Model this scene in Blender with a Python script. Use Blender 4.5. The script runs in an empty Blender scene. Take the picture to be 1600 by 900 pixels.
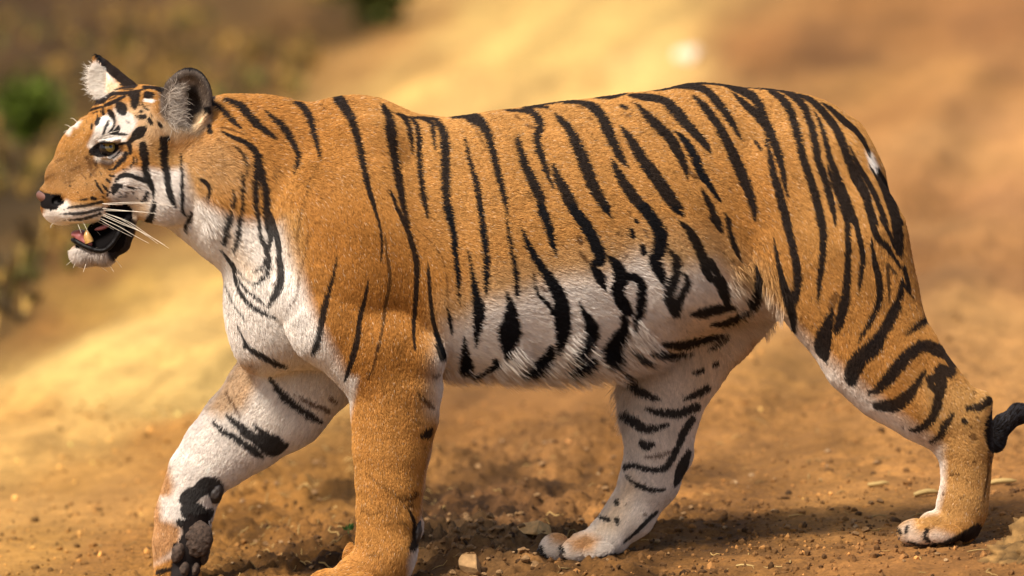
import bpy, math, random
import numpy as np
from mathutils import Vector
rng = np.random.default_rng(7)
random.seed(7)
SC = bpy.context.scene
COL = SC.collection

# ------------------------------------------------------------------ camera
PITCH = math.radians(5.0)
DIST = 15.0                       # metres from the lens to the tiger
ZC = 0.558                        # height of the aim point over the ground
S = 800.0                         # photo pixels per metre at the tiger
cF = np.array([0, math.cos(PITCH), -math.sin(PITCH)])
cU = np.array([0, math.sin(PITCH), math.cos(PITCH)])
cC = np.array([0, 0, ZC]) - DIST * cF
cam = bpy.data.cameras.new('camera')
cam.sensor_width = 36.0
cam.lens = 36.0 * DIST / 2.0
cam.clip_start = 0.5
cam.clip_end = 3000
cam.dof.use_dof = True
cam.dof.focus_distance = DIST - 0.11
cam.dof.aperture_fstop = 3.2
camo = bpy.data.objects.new('camera', cam)
COL.objects.link(camo)
camo.location = cC
camo.rotation_euler = (math.radians(90) - PITCH, 0, 0)
SC.camera = camo

# ------------------------------------------------------------------ light
SUN_EL, SUN_AZ = math.radians(52), math.radians(-138)     # az measured from +y towards +x
sd = np.array([math.sin(SUN_AZ) * math.cos(SUN_EL), math.cos(SUN_AZ) * math.cos(SUN_EL), math.sin(SUN_EL)])
w = bpy.data.worlds.new('World')
SC.world = w
w.use_nodes = True
nt = w.node_tree
bg = nt.nodes['Background']
sky = nt.nodes.new('ShaderNodeTexSky')
sky.sky_type = 'NISHITA'
sky.sun_disc = False
sky.sun_elevation = SUN_EL
sky.sun_rotation = SUN_AZ
sky.dust_density = 4.0
sky.ozone_density = 0.6
nt.links.new(sky.outputs[0], bg.inputs[0])
bg.inputs[1].default_value = 0.085
sun = bpy.data.lights.new('sun', 'SUN')
sun.energy = 3.35
sun.angle = math.radians(14)
sun.color = (1.0, 0.92, 0.80)
suno = bpy.data.objects.new('sun', sun)
COL.objects.link(suno)
suno.rotation_euler = Vector(sd).to_track_quat('Z', 'Y').to_euler()
suno.location = (-4, -4, 8)
vs = SC.view_settings
vs.view_transform = 'Standard'
vs.look = 'None'
vs.exposure = 0.80
vs.gamma = 1.0
SC.render.film_transparent = False
SC.cycles.max_bounces = 6
SC.cycles.diffuse_bounces = 3
SC.cycles.glossy_bounces = 2

# ------------------------------------------------------------------ helpers
def P(X, Y, D=0.0):
    """world point at depth D (in 1/800 m behind the tiger's middle plane) seen at photo position X, Y"""
    d = cF + np.array([1, 0, 0]) * ((X - 800) / (S * DIST)) + cU * ((450 - Y) / (S * DIST))
    s = (D / S - cC[1]) / d[1]
    return cC + d * s

def proj(p):
    q = p - cC
    dep = q @ cF
    return 800 + S * DIST * q[:, 0] / dep, 450 - S * DIST * (q @ cU) / dep

def link(o, parent=None, **props):
    COL.objects.link(o)
    if parent is not None:
        o.parent = parent
    for k, v in props.items():
        o[k] = v
    return o

def mesh_np(name, verts, faces, mat=None, smooth=True):
    me = bpy.data.meshes.new(name)
    verts = np.asarray(verts, np.float32)
    faces = np.asarray(faces, np.int32)
    n = faces.shape[1]
    me.vertices.add(len(verts))
    me.vertices.foreach_set('co', verts.ravel())
    me.loops.add(faces.size)
    me.loops.foreach_set('vertex_index', faces.ravel())
    me.polygons.add(len(faces))
    me.polygons.foreach_set('loop_start', np.arange(0, faces.size, n, dtype=np.int32))
    me.polygons.foreach_set('loop_total', np.full(len(faces), n, np.int32))
    me.polygons.foreach_set('use_smooth', np.full(len(faces), smooth, bool))
    me.update(calc_edges=True)
    if mat:
        me.materials.append(mat)
    return me

def color_attr(me, cols, name='coat'):
    a = me.attributes.new(name, 'FLOAT_COLOR', 'POINT')
    c = np.ones((len(cols), 4), np.float32)
    c[:, :3] = cols
    a.data.foreach_set('color', c.ravel())

_perm = rng.random(1 << 16).astype(np.float32)
def vnoise(p, seed=0):
    p = np.asarray(p, np.float64)
    i = np.floor(p).astype(np.int64)
    f = p - i
    f = f * f * (3 - 2 * f)
    def h(a, b, c):
        return _perm[((a * 73856093) ^ (b * 19349663) ^ (c * 83492791) ^ (seed * 2654435)) & 0xFFFF]
    x, y, z = i[:, 0], i[:, 1], i[:, 2]
    fx, fy, fz = f[:, 0], f[:, 1], f[:, 2]
    def lx(b, c):
        return h(x, b, c) * (1 - fx) + h(x + 1, b, c) * fx
    def ly(c):
        return lx(y, c) * (1 - fy) + lx(y + 1, c) * fy
    return ly(z) * (1 - fz) + ly(z + 1) * fz

def fbm(p, o=4, seed=0):
    p = np.asarray(p, np.float64)
    r = np.zeros(len(p)); a = 0.5; t = 0
    for k in range(o):
        r += a * vnoise(p * 2.03 ** k + 17.3 * k, seed + k); t += a; a *= 0.5
    return r / t

def tube(path, radii, sides=6, caps=True):
    path = np.asarray(path, float)
    n = len(path)
    V, Fc = [], []
    t = np.gradient(path, axis=0)
    t /= np.linalg.norm(t, axis=1)[:, None] + 1e-12
    ref = np.array([0.3, 0.9, 0.2])
    for i in range(n):
        a = np.cross(t[i], ref); a /= np.linalg.norm(a) + 1e-12
        b = np.cross(t[i], a)
        for k in range(sides):
            ph = 2 * math.pi * k / sides
            V.append(path[i] + radii[i] * (a * math.cos(ph) + b * math.sin(ph)))
    for i in range(n - 1):
        for k in range(sides):
            k2 = (k + 1) % sides
            Fc.append((i * sides + k, i * sides + k2, (i + 1) * sides + k2, (i + 1) * sides + k))
    return np.array(V), np.array(Fc)

def bez(pts, n=14):
    """smooth Catmull-Rom resample"""
    p = np.asarray(pts, float)
    p = np.vstack([2 * p[0] - p[1], p, 2 * p[-1] - p[-2]])
    m = len(p) - 3
    out = []
    for s in np.linspace(0, m, n):
        i = min(int(s), m - 1); t = s - i
        a, b, c, d = p[i], p[i + 1], p[i + 2], p[i + 3]
        out.append(0.5 * (2 * b + (c - a) * t + (2 * a - 5 * b + 4 * c - d) * t * t + (3 * b - a - 3 * c + d) * t ** 3))
    return np.array(out)

def material(name, color=(0.5, 0.5, 0.5), rough=0.6, spec=0.4, attr=None, noise=None, bump=None, coat=0.0):
    m = bpy.data.materials.new(name)
    m.use_nodes = True
    t = m.node_tree
    b = t.nodes['Principled BSDF']
    b.inputs['Base Color'].default_value = (*color, 1)
    b.inputs['Roughness'].default_value = rough
    b.inputs['Specular IOR Level'].default_value = spec
    b.inputs['Coat Weight'].default_value = coat
    src = None
    if attr:
        a = t.nodes.new('ShaderNodeAttribute'); a.attribute_name = attr
        src = a.outputs['Color']
    if noise:
        sc, lo, hi = noise
        co = t.nodes.new('ShaderNodeTexCoord')
        n = t.nodes.new('ShaderNodeTexNoise'); n.inputs['Scale'].default_value = sc; n.inputs['Detail'].default_value = 8
        t.links.new(co.outputs['Object'], n.inputs['Vector'])
        r = t.nodes.new('ShaderNodeMapRange')
        r.inputs['From Min'].default_value = 0.3; r.inputs['From Max'].default_value = 0.7
        r.inputs['To Min'].default_value = lo; r.inputs['To Max'].default_value = hi
        t.links.new(n.outputs['Fac'], r.inputs['Value'])
        mx = t.nodes.new('ShaderNodeMix'); mx.data_type = 'RGBA'; mx.blend_type = 'MULTIPLY'
        mx.inputs['Factor'].default_value = 1
        if src: t.links.new(src, mx.inputs['A'])
        else: mx.inputs['A'].default_value = (*color, 1)
        t.links.new(r.outputs['Result'], mx.inputs['B'])
        src = mx.outputs['Result']
    if src:
        t.links.new(src, b.inputs['Base Color'])
    if bump:
        sc, st, ds = bump
        co = t.nodes.new('ShaderNodeTexCoord')
        n = t.nodes.new('ShaderNodeTexNoise'); n.inputs['Scale'].default_value = sc; n.inputs['Detail'].default_value = 10
        n.inputs['Roughness'].default_value = 0.65
        t.links.new(co.outputs['Object'], n.inputs['Vector'])
        bp = t.nodes.new('ShaderNodeBump'); bp.inputs['Strength'].default_value = st; bp.inputs['Distance'].default_value = ds
        t.links.new(n.outputs['Fac'], bp.inputs['Height'])
        t.links.new(bp.outputs['Normal'], b.inputs['Normal'])
    return m

# ------------------------------------------------------------------ solid modelling by distance fields
class Field:
    def __init__(self, lo, hi, h):
        self.lo = np.array(lo, float); self.h = h
        self.n = np.ceil((np.array(hi) - self.lo) / h).astype(int) + 1
        self.F = np.full(self.n, 0.2, np.float32)
    def block(self, lo, hi):
        a = np.clip(np.floor((np.array(lo) - self.lo) / self.h).astype(int), 0, self.n)
        b = np.clip(np.ceil((np.array(hi) - self.lo) / self.h).astype(int) + 1, 0, self.n)
        if np.any(b <= a): return None
        sl = tuple(slice(a[i], b[i]) for i in range(3))
        ax = [(self.lo[i] + self.h * np.arange(a[i], b[i])).astype(np.float32) for i in range(3)]
        return sl, ax[0][:, None, None], ax[1][None, :, None], ax[2][None, None, :]
    def merge(self, sl, d, k, cut=False):
        f = self.F[sl]
        if cut:
            d = -d
            hh = np.clip(0.5 - 0.5 * (f - d) / k, 0, 1)
            self.F[sl] = f * (1 - hh) + d * hh + k * hh * (1 - hh)
        else:
            hh = np.clip(0.5 + 0.5 * (f - d) / k, 0, 1)
            self.F[sl] = f * (1 - hh) + d * hh - k * hh * (1 - hh)
    def seg(self, a, b, ra, rb, wa, wb, k, cut=False):
        m = max(ra, rb, wa, wb) + k + 3 * self.h + 0.02
        bl = self.block(np.minimum(a, b) - m, np.maximum(a, b) + m)
        if bl is None: return
        sl, x, y, z = bl
        dx, dz = b[0] - a[0], b[2] - a[2]
        L = dx * dx + dz * dz
        t = np.clip(((x - a[0]) * dx + (z - a[2]) * dz) / L, 0, 1) if L > 1e-9 else np.zeros((1, 1, 1), np.float32)
        r = ra + (rb - ra) * t; ww = wa + (wb - wa) * t
        q2 = (x - a[0] - t * dx) ** 2 + (z - a[2] - t * dz) ** 2
        v2 = (y - a[1] - t * (b[1] - a[1])) ** 2
        k0 = np.sqrt(q2 / r ** 2 + v2 / ww ** 2) + 1e-6
        k1 = np.sqrt(q2 / r ** 4 + v2 / ww ** 4) + 1e-6
        self.merge(sl, (k0 * (k0 - 1) / k1).astype(np.float32), k, cut)
    def chain(self, st, k=0.02, cut=False):
        """st: list of (X, Y, D, r, w) in photo units"""
        pts = [(P(s[0], s[1], s[2]), s[3] / S, s[4] / S) for s in st]
        if len(pts) == 1: pts = pts * 2
        for (a, ra, wa), (b, rb, wb) in zip(pts[:-1], pts[1:]):
            self.seg(a, b, ra, rb, wa, wb, k, cut)
    def ell(self, X, Y, D, rx, rz, w, rot=0.0, k=0.02, cut=False, yaw=0.0):
        c = P(X, Y, D); rx, rz, w = rx / S, rz / S, w / S
        m = max(rx, rz, w) + k + 3 * self.h + 0.02
        bl = self.block(c - m, c + m)
        if bl is None: return
        sl, x, y, z = bl
        x, y, z = x - c[0], y - c[1], z - c[2]
        if yaw:
            cy, sy = math.cos(math.radians(yaw)), math.sin(math.radians(yaw))
            x, y = cy * x + sy * y, -sy * x + cy * y
        cr, sr = math.cos(math.radians(rot)), math.sin(math.radians(rot))
        u, v = cr * x - sr * z, sr * x + cr * z         # rot > 0 turns clockwise in the photo
        k0 = np.sqrt((u / rx) ** 2 + (v / rz) ** 2 + (y / w) ** 2) + 1e-6
        k1 = np.sqrt((u / rx ** 2) ** 2 + (v / rz ** 2) ** 2 + (y / w ** 2) ** 2) + 1e-6
        self.merge(sl, (k0 * (k0 - 1) / k1).astype(np.float32), k, cut)
    def sample(self, p):
        g = (np.asarray(p) - self.lo) / self.h
        g = np.clip(g, 0, self.n - 1.001)
        i = g.astype(int); f = g - i
        r = 0
        for a in (0, 1):
            for b in (0, 1):
                for c in (0, 1):
                    wgt = (f[:, 0] if a else 1 - f[:, 0]) * (f[:, 1] if b else 1 - f[:, 1]) * (f[:, 2] if c else 1 - f[:, 2])
                    r = r + wgt * self.F[i[:, 0] + a, i[:, 1] + b, i[:, 2] + c]
        return r
    def depth(self, X, Y, d0=-240, d1=230, iso=-0.003):
        ds = np.arange(d0, d1, 1.0)
        p = np.array([P(X, Y, d) for d in ds])
        f = self.sample(p)
        ix = np.where(f < iso)[0]
        return ds[ix[0]] if len(ix) else None
    def surface(self, iso=0.0):
        """surface nets"""
        F = self.F - iso
        ins = F < 0
        c = np.zeros(np.array(F.shape) - 1, np.int8)
        for a in (0, 1):
            for b in (0, 1):
                for d in (0, 1):
                    c += ins[a:F.shape[0] - 1 + a, b:F.shape[1] - 1 + b, d:F.shape[2] - 1 + d]
        cells = np.argwhere((c > 0) & (c < 8))
        idx = np.full(c.shape, -1, np.int32)
        idx[tuple(cells.T)] = np.arange(len(cells))
        cor = [(a, b, d) for a in (0, 1) for b in (0, 1) for d in (0, 1)]
        val = np.stack([F[cells[:, 0] + a, cells[:, 1] + b, cells[:, 2] + d] for a, b, d in cor], 1)
        sm = np.zeros((len(cells), 3)); cnt = np.zeros(len(cells))
        for i in range(8):
            for j in range(i + 1, 8):
                if sum(abs(cor[i][q] - cor[j][q]) for q in range(3)) != 1: continue
                va, vb = val[:, i], val[:, j]
                cr = (va < 0) != (vb < 0)
                t = np.where(cr, va / np.where(cr, va - vb, 1), 0)
                pt = np.array(cor[i])[None] + t[:, None] * (np.array(cor[j]) - np.array(cor[i]))[None]
                sm += pt * cr[:, None]; cnt += cr
        verts = self.lo + self.h * (cells + sm / cnt[:, None])
        quads = []
        for ax in range(3):
            sl0 = [slice(None)] * 3; sl1 = [slice(None)] * 3
            sl0[ax] = slice(0, -1); sl1[ax] = slice(1, None)
            A, B = ins[tuple(sl0)], ins[tuple(sl1)]
            e = np.argwhere(A != B)
            o1, o2 = [q for q in range(3) if q != ax]
            e = e[(e[:, o1] > 0) & (e[:, o2] > 0) & (e[:, o1] < c.shape[o1]) & (e[:, o2] < c.shape[o2])]
            def at(d1, d2):
                q = e.copy(); q[:, o1] -= d1; q[:, o2] -= d2
                return idx[tuple(q.T)]
            qd = np.stack([at(1, 1), at(0, 1), at(0, 0), at(1, 0)], 1)
            flip = A[tuple(e.T)] if ax != 1 else ~A[tuple(e.T)]
            qd[~flip] = qd[~flip][:, ::-1]
            quads.append(qd)
        q = np.vstack(quads)
        return verts, q[(q >= 0).all(1)]
# ------------------------------------------------------------------ ground
def gz(x, y):
    """height of the ground: it falls towards the left, with soft ruts and banks farther back"""
    x = np.asarray(x, float); y = np.asarray(y, float)
    far = np.clip((y - 1.5) / 6, 0, 1)
    z = 0.083 * 3.0 * np.tanh(x / 3.0)
    return z

def groundhit(X, Y):
    d = cF + np.array([1, 0, 0]) * ((X - 800) / (S * DIST)) + cU * ((450 - Y) / (S * DIST))
    lo, hi = 5.0, 200.0
    for _ in range(50):
        m = 0.5 * (lo + hi)
        p = cC + d * m
        if p[2] > gz(p[0], p[1]): lo = m
        else: hi = m
    return cC + d * lo

def lin(c):
    c = np.asarray(c, float) / 255.0
    return np.where(c <= 0.04045, c / 12.92, ((c + 0.055) / 1.055) ** 2.4)

# soil colours found at places on the ground: pale sand of the track, brown soil, olive dry verge, with shade near the tiger and by the far stone painted in
SOIL_AND_SHADE = [
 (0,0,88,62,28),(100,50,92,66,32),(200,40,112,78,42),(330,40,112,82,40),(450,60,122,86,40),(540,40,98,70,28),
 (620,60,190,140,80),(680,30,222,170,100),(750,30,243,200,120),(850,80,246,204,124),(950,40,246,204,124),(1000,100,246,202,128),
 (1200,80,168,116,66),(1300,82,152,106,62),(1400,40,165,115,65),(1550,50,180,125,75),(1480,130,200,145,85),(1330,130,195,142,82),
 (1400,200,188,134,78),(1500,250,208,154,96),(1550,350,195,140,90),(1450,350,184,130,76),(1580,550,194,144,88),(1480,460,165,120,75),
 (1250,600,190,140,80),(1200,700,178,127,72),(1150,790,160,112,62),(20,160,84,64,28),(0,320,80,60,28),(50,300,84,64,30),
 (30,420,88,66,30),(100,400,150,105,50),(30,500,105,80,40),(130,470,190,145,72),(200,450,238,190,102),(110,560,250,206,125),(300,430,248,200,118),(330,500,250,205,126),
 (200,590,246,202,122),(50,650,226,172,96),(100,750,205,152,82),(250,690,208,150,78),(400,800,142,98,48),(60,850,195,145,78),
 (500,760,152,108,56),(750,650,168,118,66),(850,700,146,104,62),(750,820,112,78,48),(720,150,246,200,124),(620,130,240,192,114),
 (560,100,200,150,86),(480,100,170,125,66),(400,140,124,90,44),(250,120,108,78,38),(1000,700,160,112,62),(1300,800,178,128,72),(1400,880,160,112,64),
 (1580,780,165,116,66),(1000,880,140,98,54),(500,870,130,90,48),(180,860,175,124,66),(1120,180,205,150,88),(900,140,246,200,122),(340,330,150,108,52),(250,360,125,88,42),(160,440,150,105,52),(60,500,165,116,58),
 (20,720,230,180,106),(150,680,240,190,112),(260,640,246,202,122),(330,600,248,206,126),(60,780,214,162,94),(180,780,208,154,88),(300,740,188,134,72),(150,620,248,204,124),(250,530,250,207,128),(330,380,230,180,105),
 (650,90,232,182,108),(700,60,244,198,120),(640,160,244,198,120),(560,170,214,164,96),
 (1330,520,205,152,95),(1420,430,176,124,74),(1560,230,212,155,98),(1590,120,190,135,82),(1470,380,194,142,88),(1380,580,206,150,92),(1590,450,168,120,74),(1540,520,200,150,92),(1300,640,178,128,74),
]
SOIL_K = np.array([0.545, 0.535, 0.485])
_sp = np.array([groundhit(a[0], a[1]) for a in SOIL_AND_SHADE])
_sc = lin([a[2:] for a in SOIL_AND_SHADE]) * SOIL_K
def warp(x, y):
    return np.stack([np.asarray(x, float), 1.9 * np.log(np.clip(np.asarray(y, float) + 15.0, 2.0, None) / 15.0) * 2.2], -1)
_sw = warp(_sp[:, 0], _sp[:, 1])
def soil(x, y):  # blends the soil tones together with their painted shade
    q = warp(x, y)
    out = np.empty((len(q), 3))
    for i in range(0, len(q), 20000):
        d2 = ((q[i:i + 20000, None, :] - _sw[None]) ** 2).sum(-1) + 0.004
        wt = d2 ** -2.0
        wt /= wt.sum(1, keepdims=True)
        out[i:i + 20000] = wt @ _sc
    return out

def axis_pts(fine, lo, hi, step, grow, far_lo, far_hi):
    mid = np.arange(lo, hi, step)
    a = [hi]; s = step
    while a[-1] < far_hi: s *= grow; a.append(a[-1] + s)
    b = [lo]; s = step
    while b[-1] > far_lo: s *= grow; b.append(b[-1] - s)
    return np.concatenate([np.array(b[1:])[::-1], mid, np.array(a)])

gx = axis_pts(1, -1.25, 1.25, 0.0062, 1.07, -900, 900)
gy = axis_pts(1, -0.75, 2.6, 0.0075, 1.022, -60, 1500)
GX, GY = np.meshgrid(gx, gy, indexing='ij')
fx, fy = GX.ravel(), GY.ravel()
mound = np.zeros(len(fx))
def relief(x, y):
    p = np.stack([x, y, np.zeros_like(x)], 1)
    near = np.clip(1.5 - np.abs(x) / 6, 0, 1) * np.clip(1.3 - y / 30, 0, 1)
    n1 = fbm(p * 1.3, 3, 1) - 0.5
    n2 = fbm(p * 9, 4, 5) - 0.5
    n3 = fbm(p * 42, 3, 9) - 0.5
    n4 = vnoise(p * 95, 11) - 0.5
    rough = 0.45 + 0.9 * np.clip(fbm(p * 2.2, 2, 21) * 2 - 0.6, 0, 1)
    u = x - 0.125 * y
    st = fbm(np.stack([u * 6.0, y * 0.35, x * 0], 1), 3, 71) - 0.5
    z = 0.05 * n1 * np.clip((y + 0.8) / 3, 0.25, 1.6)
    z += rough * (0.026 * n2 + 0.017 * n3 + 0.006 * n4) * near
    lump = np.clip((x + 0.85) / 0.3, 0, 1) * np.clip((0.45 - x) / 0.35, 0.15, 1) * np.clip((3.4 - y) / 1.5, 0, 1)
    z += lump * (0.030 * np.clip(n2 * 2.2 + 0.1, 0, 1) + 0.024 * np.clip(n3 * 2 + 0.1, 0, 1))
    z += 0.07 * st * np.clip((y - 0.6) / 2.5, 0, 1.5)
    # wheel ruts and the low bank on the right of the track
    for x0, am, wd in ((0.30, 0.05, 0.20), (0.72, 0.07, 0.16), (1.15, 0.06, 0.22)):
        uu = x - x0 - 0.118 * (y - 1.3) + 0.10 * (fbm(np.stack([y * 0.35, x * 0 + x0, x * 0], 1), 2, 61) - 0.5)
        z += am * np.exp(-(uu / wd) ** 2) * np.clip((y - 1.6) / 2.0, 0, 1) * np.clip((30 - y) / 10, 0, 1)
    z += 0.30 * np.clip((x - 1.25 - 0.06 * y) / 1.2, 0, 1.5) * np.clip((y - 2) / 4, 0, 1)
    # heap of turned soil behind the near foreleg
    hx, hy = P(740, 850, 150)[0], 0.30
    g = np.exp(-(((x - hx) / 0.13) ** 2 + ((y - hy) / 0.26) ** 2))
    z += g * (0.022 + 0.05 * np.abs(n2) + 0.05 * np.clip(n3, -0.2, 1))
    g2 = np.exp(-(((x + 0.95) / 0.35) ** 2 + ((y - 5) / 1.6) ** 2))
    return z
# keep paws level: damp the relief where they stand
PAWS = [(P(1465, 845, -85), 0.10), (P(900, 875, 90), 0.10), (P(590, 912, -85), 0.10)]
def ground_height(x, y):
    z = relief(x, y)
    for c, r in PAWS:
        g = np.exp(-(((x - c[0]) ** 2 + (y - c[1]) ** 2) / r ** 2))
        z = z * (1 - 0.85 * g)
    return gz(x, y) + z
fz = ground_height(fx, fy)
V = np.stack([fx, fy, fz], 1)
nx, ny = len(gx), len(gy)
I = (np.arange(nx - 1)[:, None] * ny + np.arange(ny - 1)[None]).ravel()
Q = np.stack([I, I + ny, I + ny + 1, I + 1], 1)
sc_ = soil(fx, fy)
p3 = np.stack([fx, fy, fx * 0], 1)
t1 = fbm(p3 * 3.1, 4, 31)[:, None]; t2 = fbm(p3 * 24, 3, 37)[:, None]
ts = fbm(np.stack([(fx - 0.11 * fy) * 6.0, fy * 0.22, fx * 0], 1), 3, 77)[:, None]
sc_ = sc_ * (0.72 + 0.56 * t1) * (0.74 + 0.52 * t2) * (0.60 + 0.80 * ts)
t3 = fbm(np.stack([fx * 11, fy * 6, fx * 0], 1), 3, 131)[:, None]
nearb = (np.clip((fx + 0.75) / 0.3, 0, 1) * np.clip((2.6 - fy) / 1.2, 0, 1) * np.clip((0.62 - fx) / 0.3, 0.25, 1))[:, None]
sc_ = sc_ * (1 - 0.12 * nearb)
sc_ = sc_ * (1 + nearb * (np.clip(t3 * 3.4 - 1.7, -0.6, 0.8)))
g = np.exp(-(((fx - P(740, 850, 150)[0]) / 0.14) ** 2 + ((fy - 0.30) / 0.28) ** 2))[:, None]
sc_ = sc_ * (1 - g) + np.array([0.23, 0.13, 0.055]) * (0.6 + 0.8 * t2) * g        # freshly turned soil
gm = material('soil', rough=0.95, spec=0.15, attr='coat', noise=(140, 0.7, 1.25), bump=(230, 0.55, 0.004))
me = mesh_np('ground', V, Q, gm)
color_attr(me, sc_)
link(bpy.data.objects.new('ground', me), kind='structure')
print('ground verts', len(V))
# ------------------------------------------------------------------ the tiger: body as one continuous surface
BF = Field((-1.04, -0.31, -0.16), (1.09, 0.31, 1.06), 0.004)
# trunk: X, top, bottom, half depth
TR = [(560,157,588,128),(620,175,590,142),(700,184,591,160),(800,171,588,172),(900,157,581,170),(1000,144,552,158),(1100,129,506,130),(1180,137,492,118),(1210,141,484,120)]
BF.chain([(x, (t + b) / 2, 0, (b - t) / 2, wd) for x, t, b, wd in TR], 0.004)
BF.ell(1256,300,0,118,138,100,k=0.03)
BF.ell(860,480,0,190,98,120,rot=-4,k=0.03)                     # hanging belly
BF.ell(1010,505,5,95,50,85,rot=-22,k=0.04)
# neck and chest
BF.chain([(290,262,-8,88,70),(340,266,-4,113,84),(400,287,0,136,100),(480,320,0,160,118)], 0.03)
BF.ell(452,470,0,100,112,92,rot=25,k=0.03)
BF.ell(420,520,20,52,70,70,rot=20,k=0.03)
BF.ell(560,212,0,75,56,60,rot=8,k=0.04)                        # withers
# near shoulder and foreleg
BF.chain([(578,240,-90,58,40),(556,350,-108,104,54),(545,430,-112,96,54)], 0.05)
BF.chain([(486,462,-100,60,52),(520,500,-106,72,58),(590,545,-104,82,60),(616,600,-96,71,57),(616,650,-92,66,52),(612,700,-90,60,49),(609,750,-88,53,45),(607,800,-86,49,42),(604,850,-86,47,42),(600,885,-88,44,44)], 0.016)
BF.ell(655,555,-110,42,40,42,k=0.02)                           # elbow
BF.chain([(606,868,-88,44,46),(560,898,-92,34,46),(535,906,-94,24,42)], 0.012)
for tx, ty, td, r in ((512,906,-72,20),(516,910,-98,21),(534,914,-122,21),(560,912,-142,19)):
    BF.ell(tx, ty, td, r + 12, r - 1, 15, rot=-8, k=0.006)
BF.ell(648,826,-86,14,24,14,rot=10,k=0.006)                    # wrist pad
BF.ell(546,868,-62,12,22,12,rot=12,k=0.006)                    # dew claw
# far foreleg, lifted in stride
BF.chain([(500,470,70,90,62),(485,560,78,90,60),(434,624,84,84,56),(380,672,88,69,50),(342,706,90,58,46),(311,738,90,47,42),(298,772,90,44,40),(287,806,88,44,40),(282,850,86,43,38),(276,885,84,38,36)], 0.016)
BF.ell(332,768,84,16,24,14,rot=14,k=0.008)
for tx, ty, td, r in ((258,898,66,19),(280,908,56,18),(300,904,66,16),(262,908,96,18)):
    BF.ell(tx, ty, td, r, r + 10, 16, rot=14, k=0.006)
# near hind leg
BF.chain([(1262,320,-80,120,60),(1300,390,-90,116,62),(1330,462,-86,100,60),(1368,542,-88,84,54),(1404,585,-88,76,48),(1452,628,-87,62,42),(1494,660,-86,52,36),(1509,705,-85,38,31),(1509,752,-84,34,29),(1503,795,-84,36,31),(1497,818,-85,33,34)], 0.03)
BF.ell(1262,452,-92,40,60,40,rot=-30,k=0.03)                   # stifle
BF.ell(1528,632,-85,21,24,20,rot=40,k=0.015)                   # hock point
BF.chain([(1500,822,-86,30,36),(1460,826,-90,29,42)], 0.012)
for tx, ty, td, r in ((1428,828,-62,20),(1432,833,-86,21),(1448,836,-111,21),(1478,835,-130,18)):
    BF.ell(tx, ty, td, r + 9, r - 1, 15, rot=-10, k=0.003)
# far hind leg
BF.chain([(1140,400,70,125,62),(1092,480,80,104,60),(1056,562,88,79,54),(1038,615,90,65,48),(1031,658,90,57,43),(1029,700,90,51,38),(1016,748,90,46,34),(985,803,90,38,32),(950,836,90,33,32)], 0.02)
BF.ell(1066,716,90,16,24,16,rot=20,k=0.012)
BF.chain([(955,842,89,29,34),(908,852,90,22,38)], 0.010)
for tx, ty, td, r in ((862,856,114,19),(868,854,92,23),(906,857,64,22),(936,861,46,17)):
    BF.ell(tx, ty, td, r + (3 if tx < 890 else 9), r, 15, rot=-8, k=0.003)
# tail
BF.chain([(1322,215,0,30,30),(1352,272,0,27,26),(1374,330,0,25,24),(1388,385,2,22,21),(1402,450,4,20,19),(1440,540,6,18,18),(1490,632,8,17,17),(1526,686,8,16,16),(1554,690,8,15.5,16),(1567,664,8,15.5,16),(1590,647,8,15.5,16),(1622,645,8,15.5,16),(1655,658,8,15,15)], 0.012)
# head
BF.ell(228,212,-16,84,76,84,k=0.02)
BF.ell(200,180,-18,62,44,62,rot=-18,k=0.02)
BF.chain([(198,225,-28,74,62),(146,250,-42,61,44),(108,279,-54,40,35)], 0.012)
BF.ell(158,208,-72,26,18,22,rot=-25,k=0.014)                   # brow
BF.ell(140,202,-4,30,22,26,rot=-25,k=0.014)
BF.chain([(176,290,-50,44,56),(138,306,-55,42,52),(104,313,-58,38,42),(92,322,-58,30,32)], 0.012)
BF.ell(80,304,-58,22,18,22,rot=20,k=0.008)
BF.ell(118,326,-86,30,23,22,rot=-6,k=0.010)                    # upper lip
BF.ell(118,326,-30,30,23,22,rot=-6,k=0.010)
BF.ell(150,322,-84,30,22,20,rot=-10,k=0.010)
BF.chain([(215,262,-58,62,46),(258,286,-50,62,44)], 0.015)     # cheek
BF.ell(262,300,-52,46,50,40,rot=20,k=0.015)
BF.ell(228,320,-48,24,24,28,k=0.02)
# lower jaw and the inside of the mouth
BF.chain([(203,340,-56,13,36),(194,358,-57,17,36),(184,374,-58,20,34),(162,389,-58,22,32),(136,393,-58,20,28)], 0.010)
BF.ell(129,396,-58,19,18,24,k=0.008)
BF.chain([(192,338,-40,24,22),(170,350,-38,20,20),(148,360,-38,14,18)], 0.006)
# eye socket
BF.ell(160,233,-100,20,10.5,16,rot=-18,k=0.008,cut=True)
BF.ell(170,220.5,-99,20,5,14,rot=-8,k=0.004)                  # upper lid
BF.ell(160,244.5,-97,17,4,12,rot=12,k=0.004)                  # lower lid
# nostril
BF.ell(92,313,-88,9,5,8,rot=-20,k=0.004,cut=True)
BF.ell(92,313,-28,9,5,8,rot=-20,k=0.004,cut=True)
# ears: cupped shells
BF.ell(293,160,-66,40,55,26,rot=6,k=0.010)
BF.ell(288,205,-58,34,30,26,k=0.02)
BF.ell(292,160,-90,30,43,25,rot=6,k=0.006,cut=True)
BF.ell(303,172,-66,12,24,14,rot=-10,k=0.006,cut=True)
BF.chain([(151,87,52,5,8),(159,107,52,15,17),(168,128,50,27,25),(184,150,44,36,32)], 0.010)
BF.ell(152,130,26,14,34,16,rot=14,k=0.008,cut=True)
ISO = -0.0028
bv, bq = BF.surface(ISO)
print('body verts', len(bv))
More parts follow.
